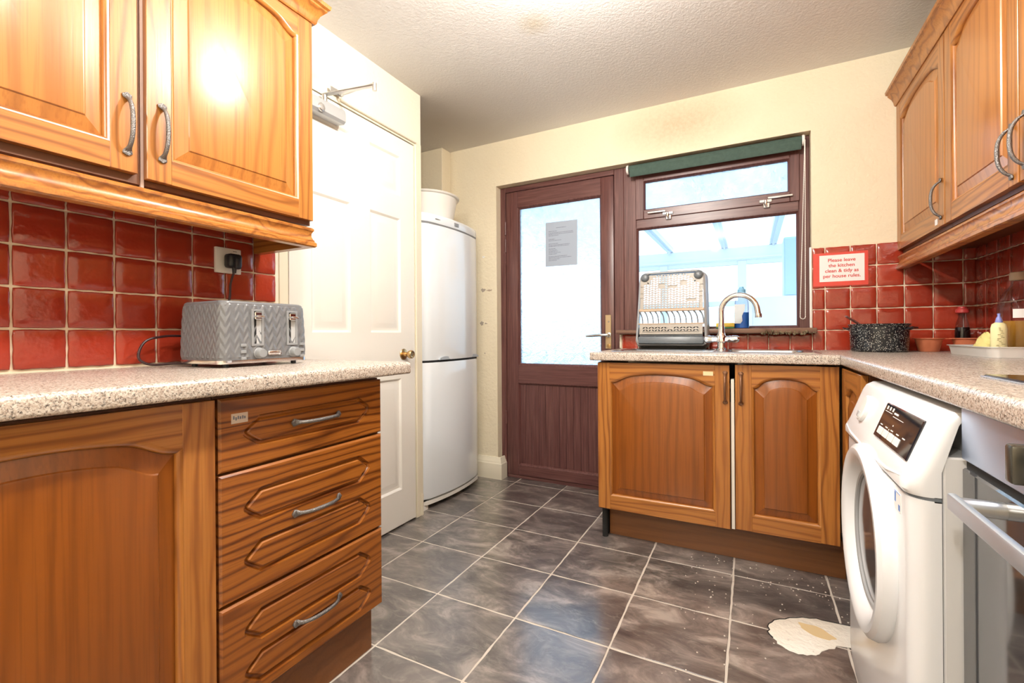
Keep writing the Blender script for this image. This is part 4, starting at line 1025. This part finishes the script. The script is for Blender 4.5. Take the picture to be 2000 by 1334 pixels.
# ------------------------------------------------------------ washing machine (front -x): local x -> world -y
wm = root('washing_machine', 'white front loading washing machine under the right worktop', 'washing machine', (.250, 1.655, 0), -R90)
MW, MH_ = .600, .858
g = G()
def wm_prof(z0, z1, d0, d1, r=.030):
    P0 = [(0+r*(1-math.sin(a)), d0+r*(1-math.cos(a))) for a in [R90*k/5 for k in range(5, -1, -1)]][::-1]
    def ring(d, z):
        left = [(r*(1-math.cos(a)), d+r*(1-math.sin(a))) for a in [R90*k/6 for k in range(7)]]
        right = [(MW-x, y) for x, y in reversed(left)]
        return [(x, y, z) for x, y in left+right+[(MW, max(.042, d+r+.001)), (MW, max(.044, d+r+.003)), (0, max(.044, d+r+.003)), (0, max(.042, d+r+.001))]]
    return ring
rg = wm_prof(0, 0, 0, 0)
g.rings([rg(.012, .012), rg(.004, .06), rg(0, .10), rg(0, .700)], 0, cap0=True, cap1=True); body = mk('front_panel', g, WMW, wm, smooth=30)
g = G(); g.box(.001, MW-.001, .046, .54, .012, .780, 0, .003, 1); g.box(.0012, MW-.0012, .090, .54, .775, .842, 0, .002, 1); part_label(mk('side_casing', g, WMG, wm), 'pale grey side casing')
g = G(); g.rings([rg(-.002, .706), rg(-.008, .714), rg(-.008, .730), rg(.003, .752), rg(.034, .836), rg(.042, .850), rg(.056, MH_)], 0, cap0=True, cap1=True); mk('control_panel', g, WMW, wm, smooth=30)
g = G(); g.rings([rg(.004, .698), rg(.004, .707)], 0); mk('panel_gap', g, DGREY, wm)
g = G(); g.box(.001, MW-.001, .090, .54, MH_-.016, MH_-.001, 0, .003, 1); mk('lid', g, WMW, wm)
# control display on the sloping fascia
sl = math.atan2(.031, .084)
cp = mk('display_panel', (lambda g: (g.box(-.125, .125, -.003, .004, -.041, .041, 0, .002, 1), g)[1])(G()), BLACKG, wm, (.440, .0185, .797), rot=(-sl, 0, 0))
g = G()
for k in range(4): g.box(-.105+k*.042, -.105+k*.042+.038, -.0042, -.0028, -.030, -.014, 0, .001, 1)
mk('touch_button', g, PLW, cp)
g = G()
for k in range(3): g.box(-.108+k*.022, -.100+k*.022, -.0036, -.003, .027, .035)
g.box(-.112, -.058, -.0036, -.003, .022, .0232); g.box(-.045, -.015, -.0036, -.003, .024, .028); g.box(-.045, .03, -.0036, -.003, .018, .0192)
for k in range(5): g.box(-.104+k*.042, -.088+k*.042, -.0036, -.003, -.010, -.0078)
for a, b in ((-.02, .0), (-.035, -.012), (-.005, -.016)): g.box(a, a+.003, -.0036, -.003, b, b+.003)
mk('panel_mark', g, PLW, cp, smooth=0)
g = G(); g.lathe([(0, .003), (.036, .003), (.035, -.006), (.031, -.009), (0, -.010)], 0, 0, 36, 0, 'y', True, 0); dl = mk('programme_dial', g, plain('pearl_white_plastic', (.74, .74, .73), .25), wm, (.150, .0175, .797), rot=(-sl, 0, 0))
g = G(); g.box(-.014, .012, -.0115, -.004, -.026, -.010, 0, .002, 1); mk('dial_pointer', g, GREYP, dl)
g = G(); g.tube([(.016, .004, .736), (.035, -.0040, .733), (.12, -.0076, .724), (.30, -.0080, .719), (.48, -.0076, .724), (.565, -.0040, .733), (.584, .004, .736)], [(.0032, .004)]*7, 8); mk('fascia_ridge', g, WMW, wm)
# porthole
dcx, dcz = .313, .518
wd = G(); wd.lathe([(.212, .004), (.216, -.010), (.212, -.024), (.202, -.031), (.190, -.031), (.176, -.024), (.156, -.004), (.152, .004)], dcx, 0, 64, 0, 'y', False, dcz)
dm = mk('porthole_ring', wd, WMW, wm)
g = G(); g.lathe([(.158, -.006), (.150, -.010), (.145, -.008), (.142, -.003)], dcx, 0, 48, 0, 'y', False, dcz); mk('inner_rim', g, plain('grey_inner_rim', (.30, .31, .32), .3), dm)
g = G(); g.lathe([(.154, -.0025), (.13, -.006), (.10, -.009), (.06, -.0115), (0, -.0125)], dcx, 0, 48, 0, 'y', False, dcz); mk('door_bowl', g, plain('smoked_door_glass', (.05, .055, .06), .1, spec=.35), dm)
g = G(); g.box(dcx-.10, dcx-.04, -.005, .002, .738, .752, 0, .002, 1); 
g = G(); g.box(.505, .548, -.0010, .001, .655, .690); es = part_label(mk('energy_sticker', g, PAPER, wm, smooth=0), 'small white sticker with blue marks')
g = G(); g.box(.508, .517, -.0014, -.001, .668, .687); g.box(.534, .544, -.0014, -.001, .657, .668); g.box(.508, .546, -.0014, -.001, .6885, .6895); mk('sticker_mark', g, BLUEMARK, es, smooth=0)

# ------------------------------------------------------------ oven and hob
ovn = root('built_in_oven', 'built-in steel oven with bar handle beside the washing machine', 'oven', (.319, 1.046, 0), -R90)
g = G(); g.box(0, .597, .022, .55, .10, .868, 0); mk('oven_shell', g, DGREY, ovn, smooth=0)
g = G(); g.box(0, .597, -.002, .022, .782, .870, 0, .002, 1); part_label(mk('control_fascia', g, plain('steel_painted_reflection', (.50, .60, .80), .30, .9), ovn), 'brushed steel control fascia')  # blue reflection on the fascia is painted into the steel colour
g = G(); g.box(.002, .595, .004, .020, .768, .782); mk('shadow_gap', g, DARKGAP, ovn, smooth=0)
g = G(); g.box(.002, .595, -.002, .020, .14, .768, 0, .003, 1); od = mk('oven_door', g, plain('smoked_oven_glass', (.045, .047, .05), .06, spec=.9), ovn)
g = G(); g.box(.002, .595, -.0005, .020, .10, .136, 0, .002, 1); mk('lower_trim', g, STEEL, ovn)
g = G(); g.box(.128, .47, -.058, -.047, .731, .756, 0, .003, 2); mk('bar_handle', g, plain('satin_steel_painted_reflection', (.62, .68, .76), .38, .8), od)  # bluish window reflection is painted into the handle's base colour
for x in (.150, .45):
    g = G(); g.lathe([(.012, 0), (.012, .050)], x, -.050, 20, 0, 'y', True, .744); mk('handle_post', g, ALU, od)
for x in (.265, .40, .53):
    g = G(); g.lathe([(.021, .0), (.021, -.010), (.017, -.012), (.017, -.016)], x, -.002, 24, 0, 'y', True, .836); g.box(x-.010, x+.010, -.040, -.012, .812, .860, 0, .004, 2); mk('control_knob', g, plain('black_steel_knob', (.08, .075, .06), .25, .6), ovn)
ho = root('hob', 'black glass hob set in the right worktop above the oven', 'hob', (.395, 1.195, .9110))
g = G(); g.box(0, .46, -.58, 0, .0, .006, 0, .002, 1); mk('glass_plate', g, BLACKG, ho)
g = G(); g.box(-.004, .464, -.584, .004, -.0005, .0032, 0, .001, 1); mk('steel_edge', g, STEEL, ho)
# dark spotlight trim on the ceiling over the right cabinets
g = G(); g.lathe([(.030, ZC-.001), (.050, ZC-.001), (.052, ZC-.008), (.046, ZC-.014), (.034, ZC-.014), (.030, ZC-.006)], .548, 2.262, 32, 0, 'z', False)
tag(mk('ceiling_spotlight', g, BLACKP), 'dark round spotlight rim on the ceiling by right cabinets', 'spotlight')
bpy.context.view_layer.update()
